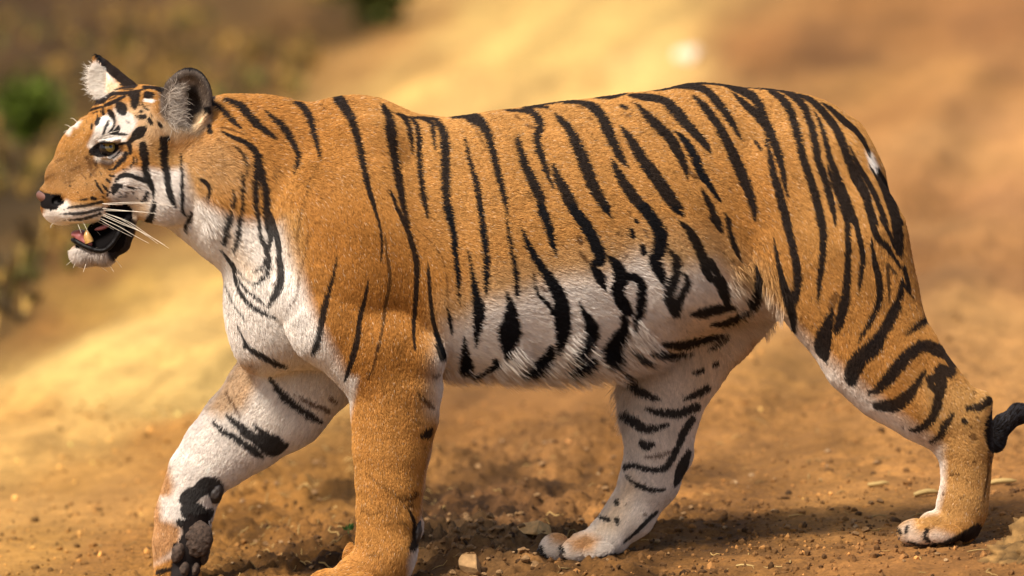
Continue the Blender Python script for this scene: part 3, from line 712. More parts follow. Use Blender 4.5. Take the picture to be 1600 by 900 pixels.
# ground colours, laid over each other from large to small; each is a soft-edged area
ORANGE = np.array([0.45, 0.208, 0.052]); DEEP = np.array([0.36, 0.148, 0.030]); TAN = np.array([0.48, 0.270, 0.092])
WHITE = np.array([0.78, 0.71, 0.64]); CREAM = np.array([0.72, 0.52, 0.31]); GREY = np.array([0.50, 0.42, 0.36]); DARK = np.array([0.030, 0.024, 0.022])
AREAS = [
 ([(560,100),(1450,100),(1450,520),(700,520)], 80, TAN, 0.30),
 ([(470,330),(560,300),(700,420),(700,620),(540,600),(500,500)], 40, DEEP, 0.75),
 ([(340,140),(560,140),(520,260),(420,240)], 30, DEEP, 0.40),
 ([(1130,260),(1230,240),(1240,420),(1150,430)], 30, DEEP, 0.5),
 ([(1200,400),(1400,380),(1500,600),(1300,560)], 40, DEEP, 0.35),
 ([(540,600),(700,590),(670,900),(480,930)], 14, np.array([0.50,0.235,0.060]), 0.75),
 ([(1430,590),(1560,600),(1550,800),(1380,860),(1390,790),(1470,770)], 16, TAN, 0.7),
 ([(270,215),(350,215),(385,250),(385,300),(310,300),(275,270)], 18, np.array([0.50,0.29,0.12]), 0.8),
 ([(700,480),(740,470),(760,445),(840,425),(905,405),(965,390),(1020,370),(1110,380),(1180,440),(1215,500),(1100,620),(680,640)], 40, np.array([0.60,0.42,0.22]), 0.75),
 # belly
 ([(700,510),(728,500),(756,474),(808,462),(840,448),(872,436),(905,432),(940,430),(965,418),(995,398),(1020,405),(1050,432),(1085,418),(1115,412),(1150,452),(1190,480),(1205,505),(1100,620),(680,640),(686,560)], 26, WHITE, 1.0),
 ([(690,560),(780,575),(900,560),(1000,530),(1080,500),(1100,620),(680,640)], 14, CREAM, 0.40),
 ([(1195,470),(1215,490),(1245,515),(1290,558),(1330,590),(1400,648),(1470,700),(1440,720),(1330,640),(1180,520)], 14, WHITE, 0.80),
 ([(1466,700),(1477,722),(1476,760),(1466,800),(1440,805),(1440,720)], 6, WHITE, 0.8),
 # neck and chest
 ([(278,305),(305,308),(345,332),(375,346),(405,345),(430,354),(442,345),(462,400),(474,440),(484,475),(500,510),(520,545),(546,602),(440,620),(360,600),(300,430),(270,370)], 14, WHITE, 1.0),
 ([(430,330),(470,330),(478,420),(466,440),(450,400)], 9, TAN, 0.6),
 ([(355,345),(385,400),(405,430),(385,440),(350,400)], 10, CREAM, 0.45),
 # far foreleg
 ([(340,540),(560,590),(545,660),(400,780),(345,800),(340,840),(200,900),(220,760),(300,640)], 6, WHITE, 1.0),
 ([(368,560),(395,568),(402,600),(382,640),(345,650),(320,640)], 10, TAN, 0.75),
 ([(225,760),(262,720),(272,760),(258,812),(268,815),(284,822),(282,850),(262,870),(240,885),(220,860)], 7, ORANGE, 0.9),
 ([(250,776),(285,776),(282,810),(252,812)], 5, WHITE, 0.95),
 # rear of the near foreleg
 ([(684,560),(700,560),(700,640),(672,720),(662,800),(640,880),(640,920),(664,920),(690,700)], 7, WHITE, 0.9),
 # far hind leg
 ([(955,545),(1080,480),(1200,480),(1130,590),(1100,700),(1060,800),(960,900),(830,900),(840,820),(960,760)], 8, np.array([0.70,0.60,0.51]), 1.0),
 ([(1060,480),(1200,470),(1120,600),(1090,640)], 22, CREAM, 0.5),
 ([(955,780),(985,740),(1000,760),(962,830),(925,835)], 10, CREAM, 0.5),
 ([(855,832),(885,822),(905,832),(880,852),(862,848)], 7, np.array([0.48,0.24,0.08]), 0.9),
 ([(888,844),(915,832),(938,842),(925,862),(895,862)], 7, np.array([0.48,0.24,0.08]), 0.9),
 # toes of the near hind paw
 ([(1405,822),(1425,812),(1432,830),(1445,835),(1440,856),(1410,850)], 7, WHITE, 0.5),
 ([(1447,832),(1462,828),(1490,838),(1490,856),(1450,856)], 7, WHITE, 0.55),
 ([(1352,232),(1362,238),(1374,262),(1370,275),(1358,262)], 3, WHITE, 1.0),
 # face
 ([(50,240),(200,215),(200,290),(170,305),(50,305)], 14, np.array([0.31,0.165,0.060]), 0.85),
 ([(110,180),(130,176),(150,200),(140,240),(110,250),(85,262)], 10, np.array([0.40,0.20,0.055]), 0.6),
 ([(180,165),(235,165),(250,215),(232,240),(205,225)], 9, CREAM, 0.7),
 ([(190,240),(230,235),(232,265),(218,280),(170,268)], 8, np.array([0.46,0.20,0.045]), 0.7),
 ([(182,275),(205,262),(222,266),(232,262),(252,264),(288,258),(304,300),(312,335),(300,372),(205,352),(205,330),(170,306)], 6, WHITE, 0.97),
 ([(232,215),(262,225),(282,250),(285,262),(252,262),(232,255)], 7, TAN, 0.8),
 ([(285,250),(305,268),(318,300),(302,320),(288,300)], 7, TAN, 0.5),
 ([(176,306),(212,300),(216,330),(200,338),(172,322)], 6, np.array([0.46,0.40,0.36]), 0.6),
 ([(68,328),(96,318),(104,312),(112,318),(165,322),(165,345),(110,365),(66,350)], 4, WHITE, 1.0),
 ([(108,316),(160,312),(162,322),(110,328)], 4, TAN, 0.8),
 ([(104,386),(130,386),(170,392),(200,386),(190,425),(110,430)], 4, np.array([0.62,0.55,0.49]), 1.0),
 ([(128,392),(172,390),(168,414),(134,416)], 8, GREY, 0.85),
 ([(140,76),(152,74),(160,92),(166,104),(150,92)], 2, DARK, 1.0),([(206,318),(228,316),(232,352),(206,355)], 5, CREAM, 0.85),
 ([(166,391),(172,386),(186,370),(204,340),(214,345),(210,375),(195,402),(180,410),(170,404)], 4, DARK, 1.0),
 ([(110,198),(116,189),(126,190),(120,200)], 3, WHITE, 0.9),([(102,208),(108,198),(113,202),(108,212)], 3, WHITE, 0.9),
 ([(150,190),(168,178),(180,186),(178,204),(162,220),(142,234),(136,228),(146,208)], 3, WHITE, 1.0),([(178,170),(200,178),(214,188),(210,204),(196,216),(176,218),(172,208),(182,194)], 3.5, WHITE, 0.95),([(160,212),(198,212),(196,223),(150,226)], 3, WHITE, 1.0),([(148,243),(170,248),(186,235),(191,240),(172,256),(148,252)], 3, WHITE, 0.95),
 # ears
 ([(246,140),(262,112),(292,100),(325,112),(336,150),(330,190),(310,214),(268,205),(250,180)], 5, np.array([0.125,0.095,0.075]), 1.0),
 ([(262,150),(285,125),(300,128),(290,160),(290,195),(270,190)], 6, np.array([0.42,0.35,0.285]), 0.8),
 ([(290,138),(306,132),(316,165),(308,204),(296,195)], 5, DARK, 1.0),
 ([(306,182),(326,172),(328,192),(306,212),(300,206)], 5, CREAM, 0.85),
 ([(245,185),(275,195),(300,212),(275,222),(250,210)], 8, np.array([0.50,0.37,0.24]), 0.8),
 ([(136,100),(152,95),(166,110),(184,132),(176,145),(150,160),(134,150)], 4, WHITE, 1.0),
 ([(162,118),(186,132),(182,146),(166,148)], 4, CREAM, 0.9),
]
BARE = [   # naked skin: nose, mouth, pads, eye
 ([(40,298),(58,296),(78,302),(98,304),(101,316),(92,326),(80,330),(60,324)], np.array([0.010,0.008,0.008])),
 ([(112,353),(150,348),(162,332),(168,320),(196,316),(206,326),(208,345),(200,370),(190,390),(180,397),(168,394),(152,390),(120,387),(112,378),(112,362)], np.array([0.005,0.004,0.004])),
 ([(286,812),(298,800),(330,800),(332,860),(318,880),(300,925),(262,925),(268,880),(270,850),(284,835)], np.array([0.02,0.016,0.015])),
 ([(140,238),(152,226),(165,222),(188,224),(184,236),(170,244),(150,246)], np.array([0.012,0.01,0.01])),
]
HS = 0.5
_yy, _xx = np.mgrid[0:900 * HS, 0:1720 * HS]
_xx = (_xx + 0.5) / HS; _yy = (_yy + 0.5) / HS
def poly_sd(poly, xx, yy):
    p = np.asarray(poly, float)
    d = np.full(xx.shape, 1e9); ins = np.zeros(xx.shape, bool)
    for i in range(len(p)):
        a, b = p[i], p[(i + 1) % len(p)]
        e = b - a
        t = np.clip(((xx - a[0]) * e[0] + (yy - a[1]) * e[1]) / (e @ e), 0, 1)
        d = np.minimum(d, np.hypot(xx - a[0] - t * e[0], yy - a[1] - t * e[1]))
        cr = ((a[1] > yy) != (b[1] > yy)) & (xx < (b[0] - a[0]) * (yy - a[1]) / (b[1] - a[1] + 1e-12) + a[0])
        ins ^= cr
    return np.where(ins, -d, d)
BASE = np.tile(ORANGE, (_xx.shape[0], _xx.shape[1], 1))
for poly, soft, colr, al in AREAS:
    a = al * np.clip(0.5 - poly_sd(poly, _xx, _yy) / (2 * soft), 0, 1)
    a = (a * a * (3 - 2 * a))[..., None] if al == 1 else a[..., None]
    BASE = BASE * (1 - a) + colr * a

def bil(img, X, Y, s):
    x = np.clip(X * s - 0.5, 0, img.shape[1] - 1.01); y = np.clip(Y * s - 0.5, 0, img.shape[0] - 1.01)
    i, j = x.astype(int), y.astype(int)
    fx_, fy_ = x - i, y - j
    if img.ndim == 3: fx_, fy_ = fx_[:, None], fy_[:, None]
    return (img[j, i] * (1 - fx_) + img[j, i + 1] * fx_) * (1 - fy_) + (img[j + 1, i] * (1 - fx_) + img[j + 1, i + 1] * fx_) * fy_
BLACK = np.array([0.0075, 0.0068, 0.0080]); BROWN = np.array([0.085, 0.034, 0.012])
def coat(X, Y, pts):
    c = bil(BASE, X, Y, HS)
    n = (0.84 + 0.32 * fbm(pts * 22, 3, 3))[:, None]
    c = c * n * np.array([1, 1, 1])
    a = bil(WH, X, Y, CS)[:, None]; c = c * (1 - a) + WHITE * a
    a = bil(BR, X, Y, CS)[:, None]; c = c * (1 - a) + BROWN * a
    a = bil(KB, X, Y, CS)[:, None]; c = c * (1 - a) + BLACK * a
    return c
def bare(X, Y):
    m = np.zeros(len(X)); col = np.zeros((len(X), 3))
    for poly, cl in BARE:
        a = poly_sd(poly, X, Y) < 0
        m[a] = 1; col[a] = cl
    return m, col
# ------------------------------------------------------------------ assemble the body and grow the fur
tiger = bpy.data.objects.new('tiger', None)
link(tiger, label='striped orange and white tiger striding left across the dirt track, mouth open', category='tiger')
bX, bY = proj(bv)
bc = coat(bX, bY, bv)
bm_, bcol = bare(bX, bY)
bm_ *= (bn[:, 1] < 0.35)
bc = bc * 0.8
bc[bm_ > 0] = bcol[bm_ > 0]
skin = material('coat_skin', rough=0.8, spec=0.04, attr='coat')
bme = mesh_np('tiger_body', bv, bq, skin)
color_attr(bme, bc)
body = link(bpy.data.objects.new('body', bme), tiger)

FLOW = [(75,285,.6,-.8),(120,230,.7,-.7),(180,165,1,-.2),(225,150,1,-.1),(200,270,.9,.3),(250,300,.7,.7),(290,320,.7,.8),(120,335,.8,.35),(150,405,.2,1),(130,400,-.3,1),(185,400,.5,.9),
 (292,130,.1,-1),(262,180,-.5,-.9),(310,180,.6,-.5),(145,130,-1,-.1),(150,155,-1,-.1),(180,120,.7,.7),(168,222,.8,-.6),(168,250,.9,.5),(370,220,.95,.35),(420,170,1,.15),(320,350,.8,.6),(380,330,.7,.7),(380,480,.25,1),(440,520,.4,.9),
 (420,300,.7,.7),(480,250,.85,.5),(550,350,.45,.9),(560,200,.9,.4),(600,480,.2,1),(700,300,.9,.35),(800,300,.95,.25),(800,450,.95,.3),(800,560,.9,.5),(900,570,.9,.5),(800,190,1,.05),(1000,160,1,0),(1000,400,.95,.35),(1000,540,.7,.75),
 (1100,250,.9,.4),(1200,180,.95,.35),(1200,300,.75,.65),(1300,250,.7,.7),(1200,430,.6,.8),(1300,450,.5,.85),(1400,600,.6,.8),(1350,560,.3,.95),(1500,640,.5,.85),(1510,740,-.05,1),(1440,820,-.9,.4),(1500,820,-.3,.9),
 (1080,560,.1,1),(1030,650,.1,1),(985,800,-.6,.8),(870,850,-.9,.4),(615,600,.1,1),(605,800,.05,1),(540,895,-.9,.4),(600,880,-.3,.9),(640,800,.5,.85),(430,620,-.5,.85),(300,740,-.5,.85),(280,860,-.1,1),(470,590,-.2,1),
 (1390,400,.3,.95),(1362,260,.6,.8),(1575,660,.5,-.8),(1620,646,1,.1),(1540,690,.7,.5),(1100,500,.6,.7)]
LEN = [(60,295,3),(90,270,3.5),(120,230,5),(140,330,5),(100,335,5),(180,170,9),(200,240,8),(168,235,5),(230,230,11),(240,290,16),(275,320,19),(255,340,18),(292,345,19),(215,335,10),(150,408,17),(125,400,14),(185,398,14),
 (292,110,8),(270,160,17),(300,160,6),(320,190,12),(150,130,16),(140,150,16),(180,120,6),(330,330,20),(350,260,17),(400,180,17),(370,380,18),(390,480,17),(450,480,16),(450,300,18),(550,200,14),(550,350,12),(600,480,11),
 (700,300,12),(800,200,13),(800,350,13),(750,520,13),(850,500,14),(850,545,16),(750,560,15),(740,590,22),(800,586,28),(850,582,32),(900,578,36),(940,578,36),(985,552,30),(950,520,18),(1040,500,18),(950,450,14),(1000,180,13),(1100,300,13),(1200,200,13),(1190,460,20),(1300,300,13),(1360,250,14),(1300,450,14),(1300,570,14),(1400,600,12),
 (1500,620,11),(1510,740,8),(1450,820,8),(1480,850,7),(1080,530,16),(1040,620,11),(1000,760,9),(890,850,8),(615,600,10),(610,720,8),(600,850,9),(650,800,14),(530,895,9),(420,620,13),(340,700,11),(280,780,10),(260,860,9),(1390,400,15),(1560,690,12),(1580,660,12),(1640,650,12)]
def idw(tab, X, Y, power=4.0):
    t = np.asarray(tab, float)
    out = np.empty((len(X), t.shape[1] - 2))
    for i in range(0, len(X), 40000):
        d2 = (X[i:i + 40000, None] - t[None, :, 0]) ** 2 + (Y[i:i + 40000, None] - t[None, :, 1]) ** 2 + 30
        wt = d2 ** (-power / 2)
        out[i:i + 40000] = (wt @ t[:, 2:]) / wt.sum(1)[:, None]
    return out

def grow(count_near, count_far):
    tri = np.vstack([bq[:, [0, 1, 2]], bq[:, [0, 2, 3]]])
    A, B_, C_ = bv[tri[:, 0]], bv[tri[:, 1]], bv[tri[:, 2]]
    ar = 0.5 * np.linalg.norm(np.cross(B_ - A, C_ - A), axis=1)
    cen = (A + B_ + C_) / 3
    nn = bn[tri[:, 0]]
    cx, cy = proj(cen)
    near = nn[:, 1] < 0.25
    wgt = np.where(near, count_near, count_far) * ar
    wgt *= np.where(cx < 340, np.where(cy < 430, 2.2, 1), 1)
    n = rng.poisson(wgt)
    t = np.repeat(np.arange(len(tri)), n)
    u, v = rng.random(len(t)), rng.random(len(t))
    fl = u + v > 1
    u[fl], v[fl] = 1 - u[fl], 1 - v[fl]
    p = A[t] + (B_[t] - A[t]) * u[:, None] + (C_[t] - A[t]) * v[:, None]
    nr = bn[tri[t, 0]] * (1 - u - v)[:, None] + bn[tri[t, 1]] * u[:, None] + bn[tri[t, 2]] * v[:, None]
    nr /= np.linalg.norm(nr, axis=1)[:, None] + 1e-9
    return p, nr
hp, hn = grow(430000, 80000)
hX, hY = proj(hp)
m_, _ = bare(hX + 9 * (vnoise(hp * 90, 301) - 0.5) + rng.normal(0, 1.2, len(hX)), hY + 9 * (vnoise(hp * 90, 303) - 0.5) + rng.normal(0, 1.2, len(hX)))
ok = ~((m_ > 0) & (hn[:, 1] < 0.35))
hp, hn, hX, hY = hp[ok], hn[ok], hX[ok], hY[ok]
N = len(hp)
print('hairs', N)
fl = idw(FLOW, hX, hY)
L0 = idw(LEN, hX, hY, 5.0)[:, 0] / 1000.0
L = L0 * rng.uniform(0.55, 0.95, N)
guard = (rng.random(N) < 0.07) & (L0 > 0.0195)
L[guard] *= 1.7
c1 = fbm(hp * 38, 2, 51) - 0.5
c2 = vnoise(hp * 120, 57) - 0.5
c3 = vnoise(hp * 170, 61) - 0.5
ang = np.arctan2(-fl[:, 1], fl[:, 0]) + 0.35 * c1 + 0.30 * c2 + rng.normal(0, 0.14, N)
t = np.stack([np.cos(ang), np.zeros(N), np.sin(ang)], 1)
t -= hn * (t * hn).sum(1)[:, None]
t /= np.linalg.norm(t, axis=1)[:, None] + 1e-6
lift = 0.13 + 0.10 * c3 + rng.normal(0, 0.05, N)
lift += np.clip((L - 0.012) * 28, 0, 0.35)
lift[guard] += np.where(hn[guard, 2] < -0.35, 0.30, 0.04)
lift += 0.40 * ((hX < 176) & (hY > 388) & (hY < 420)) * rng.random(N)
lift = np.clip(lift, 0.03, 1.0)
d1 = t * np.cos(lift + 0.22)[:, None] + hn * np.sin(lift + 0.22)[:, None]
d2 = t * np.cos(lift)[:, None] + hn * np.sin(lift)[:, None]
d3 = t * np.cos(lift - 0.14)[:, None] + hn * np.sin(lift - 0.14)[:, None]
pts = np.empty((N, 4, 3), np.float32)
pts[:, 0] = hp - hn * 0.0008
pts[:, 1] = hp + d1 * (L * 0.33)[:, None]
pts[:, 2] = pts[:, 1] + d2 * (L * 0.34)[:, None]
pts[:, 3] = pts[:, 2] + d3 * (L * 0.33)[:, None]
mid = 0.45 * pts[:, 1].astype(float) + 0.55 * pts[:, 2].astype(float)
mX, mY = proj(mid)
fu = np.stack([np.cos(ang), np.sin(ang)], 1)
jit = (rng.normal(0, 1.6, N) + 2.0 * c2 + 1.2 * c3) * np.where(hX < 330, 0.4, 1.0)
hc = coat(mX + fu[:, 0] * jit + rng.normal(0, 0.3, N), mY - fu[:, 1] * jit + rng.normal(0, 0.3, N), hp)
fl0 = np.stack([fl[:, 0], -fl[:, 1]], 1); fl0 /= np.linalg.norm(fl0, axis=1)[:, None] + 1e-9
al = hp[:, 0] * fl0[:, 0] + hp[:, 2] * fl0[:, 1]; acr = hp[:, 0] * fl0[:, 1] - hp[:, 2] * fl0[:, 0]
wisp = vnoise(np.stack([al * 55, acr * 210, hp[:, 1] * 60], 1), 201) * 0.6 + vnoise(np.stack([al * 120, acr * 420, hp[:, 1] * 90], 1), 203) * 0.4
hc = hc * (0.75 + 0.49 * wisp)[:, None]
lum = hc.mean(1)
vary = np.exp(rng.normal(0, 0.07, N))
hc = np.clip(hc * vary[:, None], 0, 0.9)
pale = (rng.random(N) < 0.025) & (lum > 0.06)
hc[pale] = hc[pale] * 0.55 + np.array([0.8, 0.66, 0.48]) * 0.45
tl = (hX > 1545) & (hY > 615) & (hY < 720) & (rng.random(N) < 0.35)
hc[tl] = np.array([0.045, 0.046, 0.055])
dk = (rng.random(N) < 0.05) & (lum < 0.5)
hc[dk] *= 0.45
# long pale wisps inside the near ear
def wisps(n):
    ph = rng.uniform(0, 2 * math.pi, n); rr = np.sqrt(rng.random(n))
    X = 269 + 12 * rr * np.cos(ph) + rng.normal(0, 2, n); Y = 166 + 34 * rr * np.sin(ph)
    p = []; ok = []
    for i in range(n):
        d = BF.depth(X[i], Y[i], -130, -20)
        if d is None: continue
        a0 = P(X[i], Y[i], d); l = rng.uniform(12, 26)
        an = rng.normal(-0.9, 0.7) if rng.random() < 0.6 else rng.normal(0.5, 0.6)
        cv = rng.normal(0, 0.7)
        q = [a0]; xx, yy, dd = X[i], Y[i], d
        for k in range(3):
            xx += math.cos(an) * l / 3; yy += math.sin(an) * l / 3; dd -= (5, 3, 1)[k]; an += cv * 0.5
            q.append(P(xx, yy, dd))
        p.append(q)
    return np.array(p, np.float32)
def ear_fringe(n):
    out = []
    for i in range(n):
        X = rng.uniform(143, 168); Y = rng.uniform(104, 152)
        d = BF.depth(X, Y, -60, 120)
        if d is None: continue
        a0 = P(X, Y, d); l = rng.uniform(10, 22); an = rng.normal(3.2, 0.35); q = [a0]; xx, yy, dd = X, Y, d
        for k in range(3):
            xx += math.cos(an) * l / 3; yy += math.sin(an) * l / 3; dd -= (3, 1, 0)[k]; an += rng.normal(0, 0.2)
            q.append(P(xx, yy, dd))
        out.append(q)
    return np.array(out, np.float32)
wp0 = ear_fringe(500)
wp = wisps(420)
wc = np.tile(np.array([0.58, 0.50, 0.42]), (len(wp), 1)) * rng.uniform(0.5, 1.1, (len(wp), 1))
wc = np.concatenate([wc, np.tile(np.array([0.80, 0.74, 0.66]), (len(wp0), 1))]); wp = np.concatenate([wp, wp0])
pts = np.concatenate([pts, wp]); hc = np.concatenate([hc, wc])
rad0 = np.concatenate([0.00034 + 0.00012 * rng.random(N), np.full(len(wp), 0.00032)])
NT = len(pts)
cu = bpy.data.hair_curves.new('tiger_fur')
cu.add_curves([4] * NT)
cu.attributes['position'].data.foreach_set('vector', pts.reshape(-1))
ra = cu.attributes.get('radius') or cu.attributes.new('radius', 'FLOAT', 'POINT')
rr = (rad0[:, None] * np.array([1.0, 0.95, 0.7, 0.15])[None]).astype(np.float32)
ra.data.foreach_set('value', rr.ravel())
ca = cu.attributes.new('coat', 'FLOAT_COLOR', 'CURVE')
cc = np.ones((NT, 4), np.float32); cc[:, :3] = hc
ca.data.foreach_set('color', cc.ravel())
hm = material('fur', rough=0.6, spec=0.10, attr='coat')
cu.materials.append(hm)
link(bpy.data.objects.new('fur', cu), tiger, kind='stuff')
# ------------------------------------------------------------------ parts of the head and feet
def part(name, V, Fc, mat, parent, cols=None):
    m = mesh_np(name, V, Fc, mat)
    if cols is not None: color_attr(m, cols)
    return link(bpy.data.objects.new(name, m), parent)
def ball(c, r, n=28, ring=18):
    V = []; Fc = []
    for i in range(ring + 1):
        th = math.pi * i / ring
        for k in range(n):
            ph = 2 * math.pi * k / n
            V.append(np.array(c) + np.array(r) * np.array([math.sin(th) * math.cos(ph), math.sin(th) * math.sin(ph), math.cos(th)]))
    for i in range(ring):
        for k in range(n):
            Fc.append((i * n + k, (i + 1) * n + k, (i + 1) * n + (k + 1) % n, i * n + (k + 1) % n))
    return np.array(V), np.array(Fc)
def dep(X, Y, dflt=-60):
    d = BF.depth(X, Y)
    return dflt if d is None else d

# eyes: dark ball, amber iris and pupil under a clear cornea
eye_m = material('eye', rough=0.12, spec=0.3, attr='coat', coat=0.3)
iris_m = material('iris', rough=0.10, spec=0.6, attr='coat', coat=1.0)
def make_eye(c, gaze, R):
    gaze = np.array(gaze, float); gaze /= np.linalg.norm(gaze)
    V, Fc = ball(c, (R, R, R), 40, 28)
    e = part('eye', V, Fc, eye_m, tiger, np.tile([0.018, 0.013, 0.011], (len(V), 1)))
    a = np.cross(gaze, [0, 0, 1]); a /= np.linalg.norm(a); b = np.cross(a, gaze)
    IV, IC, IF = [], [], []
    nr, ns = 12, 32
    for i in range(nr + 1):
        th = math.radians(39) * i / nr
        for k in range(ns):
            ph = 2 * math.pi * k / ns
            d = gaze * math.cos(th) + (a * math.cos(ph) + b * math.sin(ph)) * math.sin(th)
            IV.append(np.array(c) + d * R * 1.02)
            f = i / nr
            n = 0.8 + 0.4 * vnoise(np.array([[ph * 6, f * 2, 0]]), 5)[0]
            if f < 0.30: IC.append((0.004, 0.004, 0.004))
            elif f > 0.93: IC.append((0.02, 0.013, 0.006))
            else: IC.append(tuple(np.array([0.34, 0.25, 0.055]) * n * (1.15 - 0.45 * f)))
    for i in range(nr):
        for k in range(ns):
            IF.append((i * ns + k, i * ns + (k + 1) % ns, (i + 1) * ns + (k + 1) % ns, (i + 1) * ns + k))
    part('iris', np.array(IV), np.array(IF), iris_m, e, np.array(IC))
EC = P(167.5, 232, -84)
make_eye(EC, P(173.5, 228, -97) - EC, 13.5 / S)
EC2 = P(150, 236, 24)
make_eye(EC2, P(140, 233, 36) - EC2, 13.5 / S)

# nose leather
NF = Field(P(50, 345, -110) - 0.0, P(120, 280, -5) + 0.0, 0.0018)
NF.ell(78,309,-58,22,12,22,rot=18,k=0.006)
NF.ell(92,318,-76,12,11,13,rot=-10,k=0.006)
NF.ell(92,318,-40,12,11,13,rot=-10,k=0.006)
NF.ell(82,322,-58,8,10,7,k=0.006)
NF.ell(95,314,-93,7,4,9,rot=-24,k=0.003,cut=True)
NF.ell(95,314,-23,7,4,9,rot=-24,k=0.003,cut=True)
nv, nq = NF.surface(0)
nX, nY = proj(nv)
tt = np.clip((nX - 71 - (nY - 312) * 0.2) / 7, 0, 1)[:, None]
top = (np.clip((302 - nY) / 4, 0, 1) * np.clip((86 - nX) / 6, 0, 1))[:, None]
ncol = np.array([0.15, 0.070, 0.054]) * (1 - tt) + np.array([0.009, 0.007, 0.007]) * tt
ncol = ncol * (1 - top) + np.array([0.10, 0.075, 0.068]) * top
nose_m = material('nose_leather', rough=0.6, spec=0.2, attr='coat', bump=(900, 0.35, 0.0006))
part('nose', nv, nq, nose_m, tiger, ncol)

# mouth
wet_black = material('lip_skin', (0.005, 0.004, 0.004), rough=0.42, spec=0.14, bump=(260, 0.5, 0.002))
pink = material('tongue_skin', (0.34, 0.105, 0.10), rough=0.4, spec=0.5, bump=(500, 0.4, 0.001))
ivory = material('tooth_enamel', (0.48, 0.27, 0.08), rough=0.30, spec=0.5, noise=(220, 0.75, 1.15))
lp = [(113,375,-66,5.5),(119,377,-80,7),(127,382,-86,7),(138,387,-90,6.5),(150,391,-92,6),(163,391,-94,6),(174,383,-95,6),(183,370,-95,6),(191,355,-95,6),(198,342,-94,6)]
cen = bez([P(a, b, c) for a, b, c, d in lp], 40)
rr_ = np.interp(np.linspace(0, 1, 40), np.linspace(0, 1, len(lp)), [d * 0.62 / S for *_, d in lp])
V, Fc = tube(cen, rr_ * (0.85 + 0.3 * rng.random(40)), 10)
part('lower_lip', V, Fc, wet_black, tiger)
TF = Field(P(100, 395, -100), P(190, 345, -10), 0.002)
TF.chain([(116,366,-60,5,20),(126,367,-62,7,22),(140,375,-64,6,18)], 0.008)
TF.chain([(124,373,-76,5,8),(140,381,-84,4.5,6)], 0.006)
V, Fc = TF.surface(0)
part('tongue', V, Fc, pink, tiger)
V, Fc = tube(bez([P(170, 352, -74), P(160, 356, -76), P(148, 359, -76)], 8), np.array([2, 3, 3.4, 3.4, 3.4, 3, 2.4, 1]) / S, 8)
part('palate_fold', V, Fc, pink, tiger)
def tooth(a, b, r0):
    path = bez([a, a * 0.5 + b * 0.5 + np.array([-0.0015, 0, 0]), b], 9)
    V, Fc = tube(path, r0 * np.array([1, 1.02, 1.0, 0.95, 0.88, 0.76, 0.6, 0.38, 0.08]), 10)
    part('canine_tooth', V, Fc, ivory, tiger)
tooth(P(140, 379, -88), P(135.5, 359, -87), 7.0 / S)
tooth(P(128, 377, -28), P(124, 360, -28), 6.0 / S)
for k in range(5):
    V, Fc = ball(P(116 + 0.6 * abs(k - 2), 369, -70 + 6 * k), np.array([2.2, 2.2, 3.6]) / S, 8, 6)
    part('incisor', V, Fc, ivory, tiger)

# whiskers
wh_m = material('whisker', (0.85, 0.76, 0.62), rough=0.35, spec=0.4)
WK = [[(600,392),(720,385),(850,380),(1010,390),(1170,410)], [(600,430),(800,448),(930,460),(1022,468)], [(620,465),(800,530),(980,650),(1120,740)], [(590,478),(750,550),(900,610),(1035,705)],
 [(572,498),(720,565),(850,640),(962,700)], [(548,524),(680,590),(780,672)], [(530,545),(610,592),(670,650)], [(515,570),(560,610),(600,656)], [(610,445),(740,448),(880,452),(1010,468)],
 [(640,470),(760,520),(870,590),(945,645)], [(560,505),(700,585),(830,650)], [(440,520),(465,565),(492,625)], [(408,550),(420,580),(436,622)], [(600,470),(800,560),(960,640),(1090,715)], [(610,400),(800,392),(980,388)],
 [(330,760),(350,758),(372,760)], [(385,825),(350,845),(318,872)], [(400,840),(385,860),(372,893)], [(470,865),(462,890),(450,925)], [(560,850),(590,885),(640,920)], [(690,810),(720,850),(752,890)], [(620,845),(660,880),(690,925)], [(180,520),(165,500),(158,480)], [(215,545),(200,560),(195,580)]]
for q in WK:
    pts_ = [(40 + a / 5, 240 + b / 5) for a, b in q]
    d0 = dep(*pts_[0], -92) - 1
    L_ = len(pts_)
    path = bez([P(a, b, d0 - (14 if len(q) > 3 else 6) * i / (L_ - 1) * 1.6) for i, (a, b) in enumerate(pts_)], 12)
    r0 = (0.00052 if len(q) > 3 else 0.0005)
    V, Fc = tube(path, np.linspace(r0, r0 * 0.35, 12), 5)
    part('whisker', V, Fc, wh_m, tiger)
# far brow hairs, brow whiskers
for q in ([(112,200),(106,196),(101,195)], [(110,205),(104,204),(99,207)], [(120,190),(114,185),(110,185)],
          [(152,216),(170,208),(186,204)], [(150,219),(168,213),(184,211)]):
    far = q[0][0] < 140
    path = bez([P(a, b, 20 if far else dep(a, b) - 4 * i) for i, (a, b) in enumerate(q)], 8)
    V, Fc = tube(path, np.linspace(0.0006, 0.0002, 8), 5)
    part('brow_hair', V, Fc, wh_m, tiger)

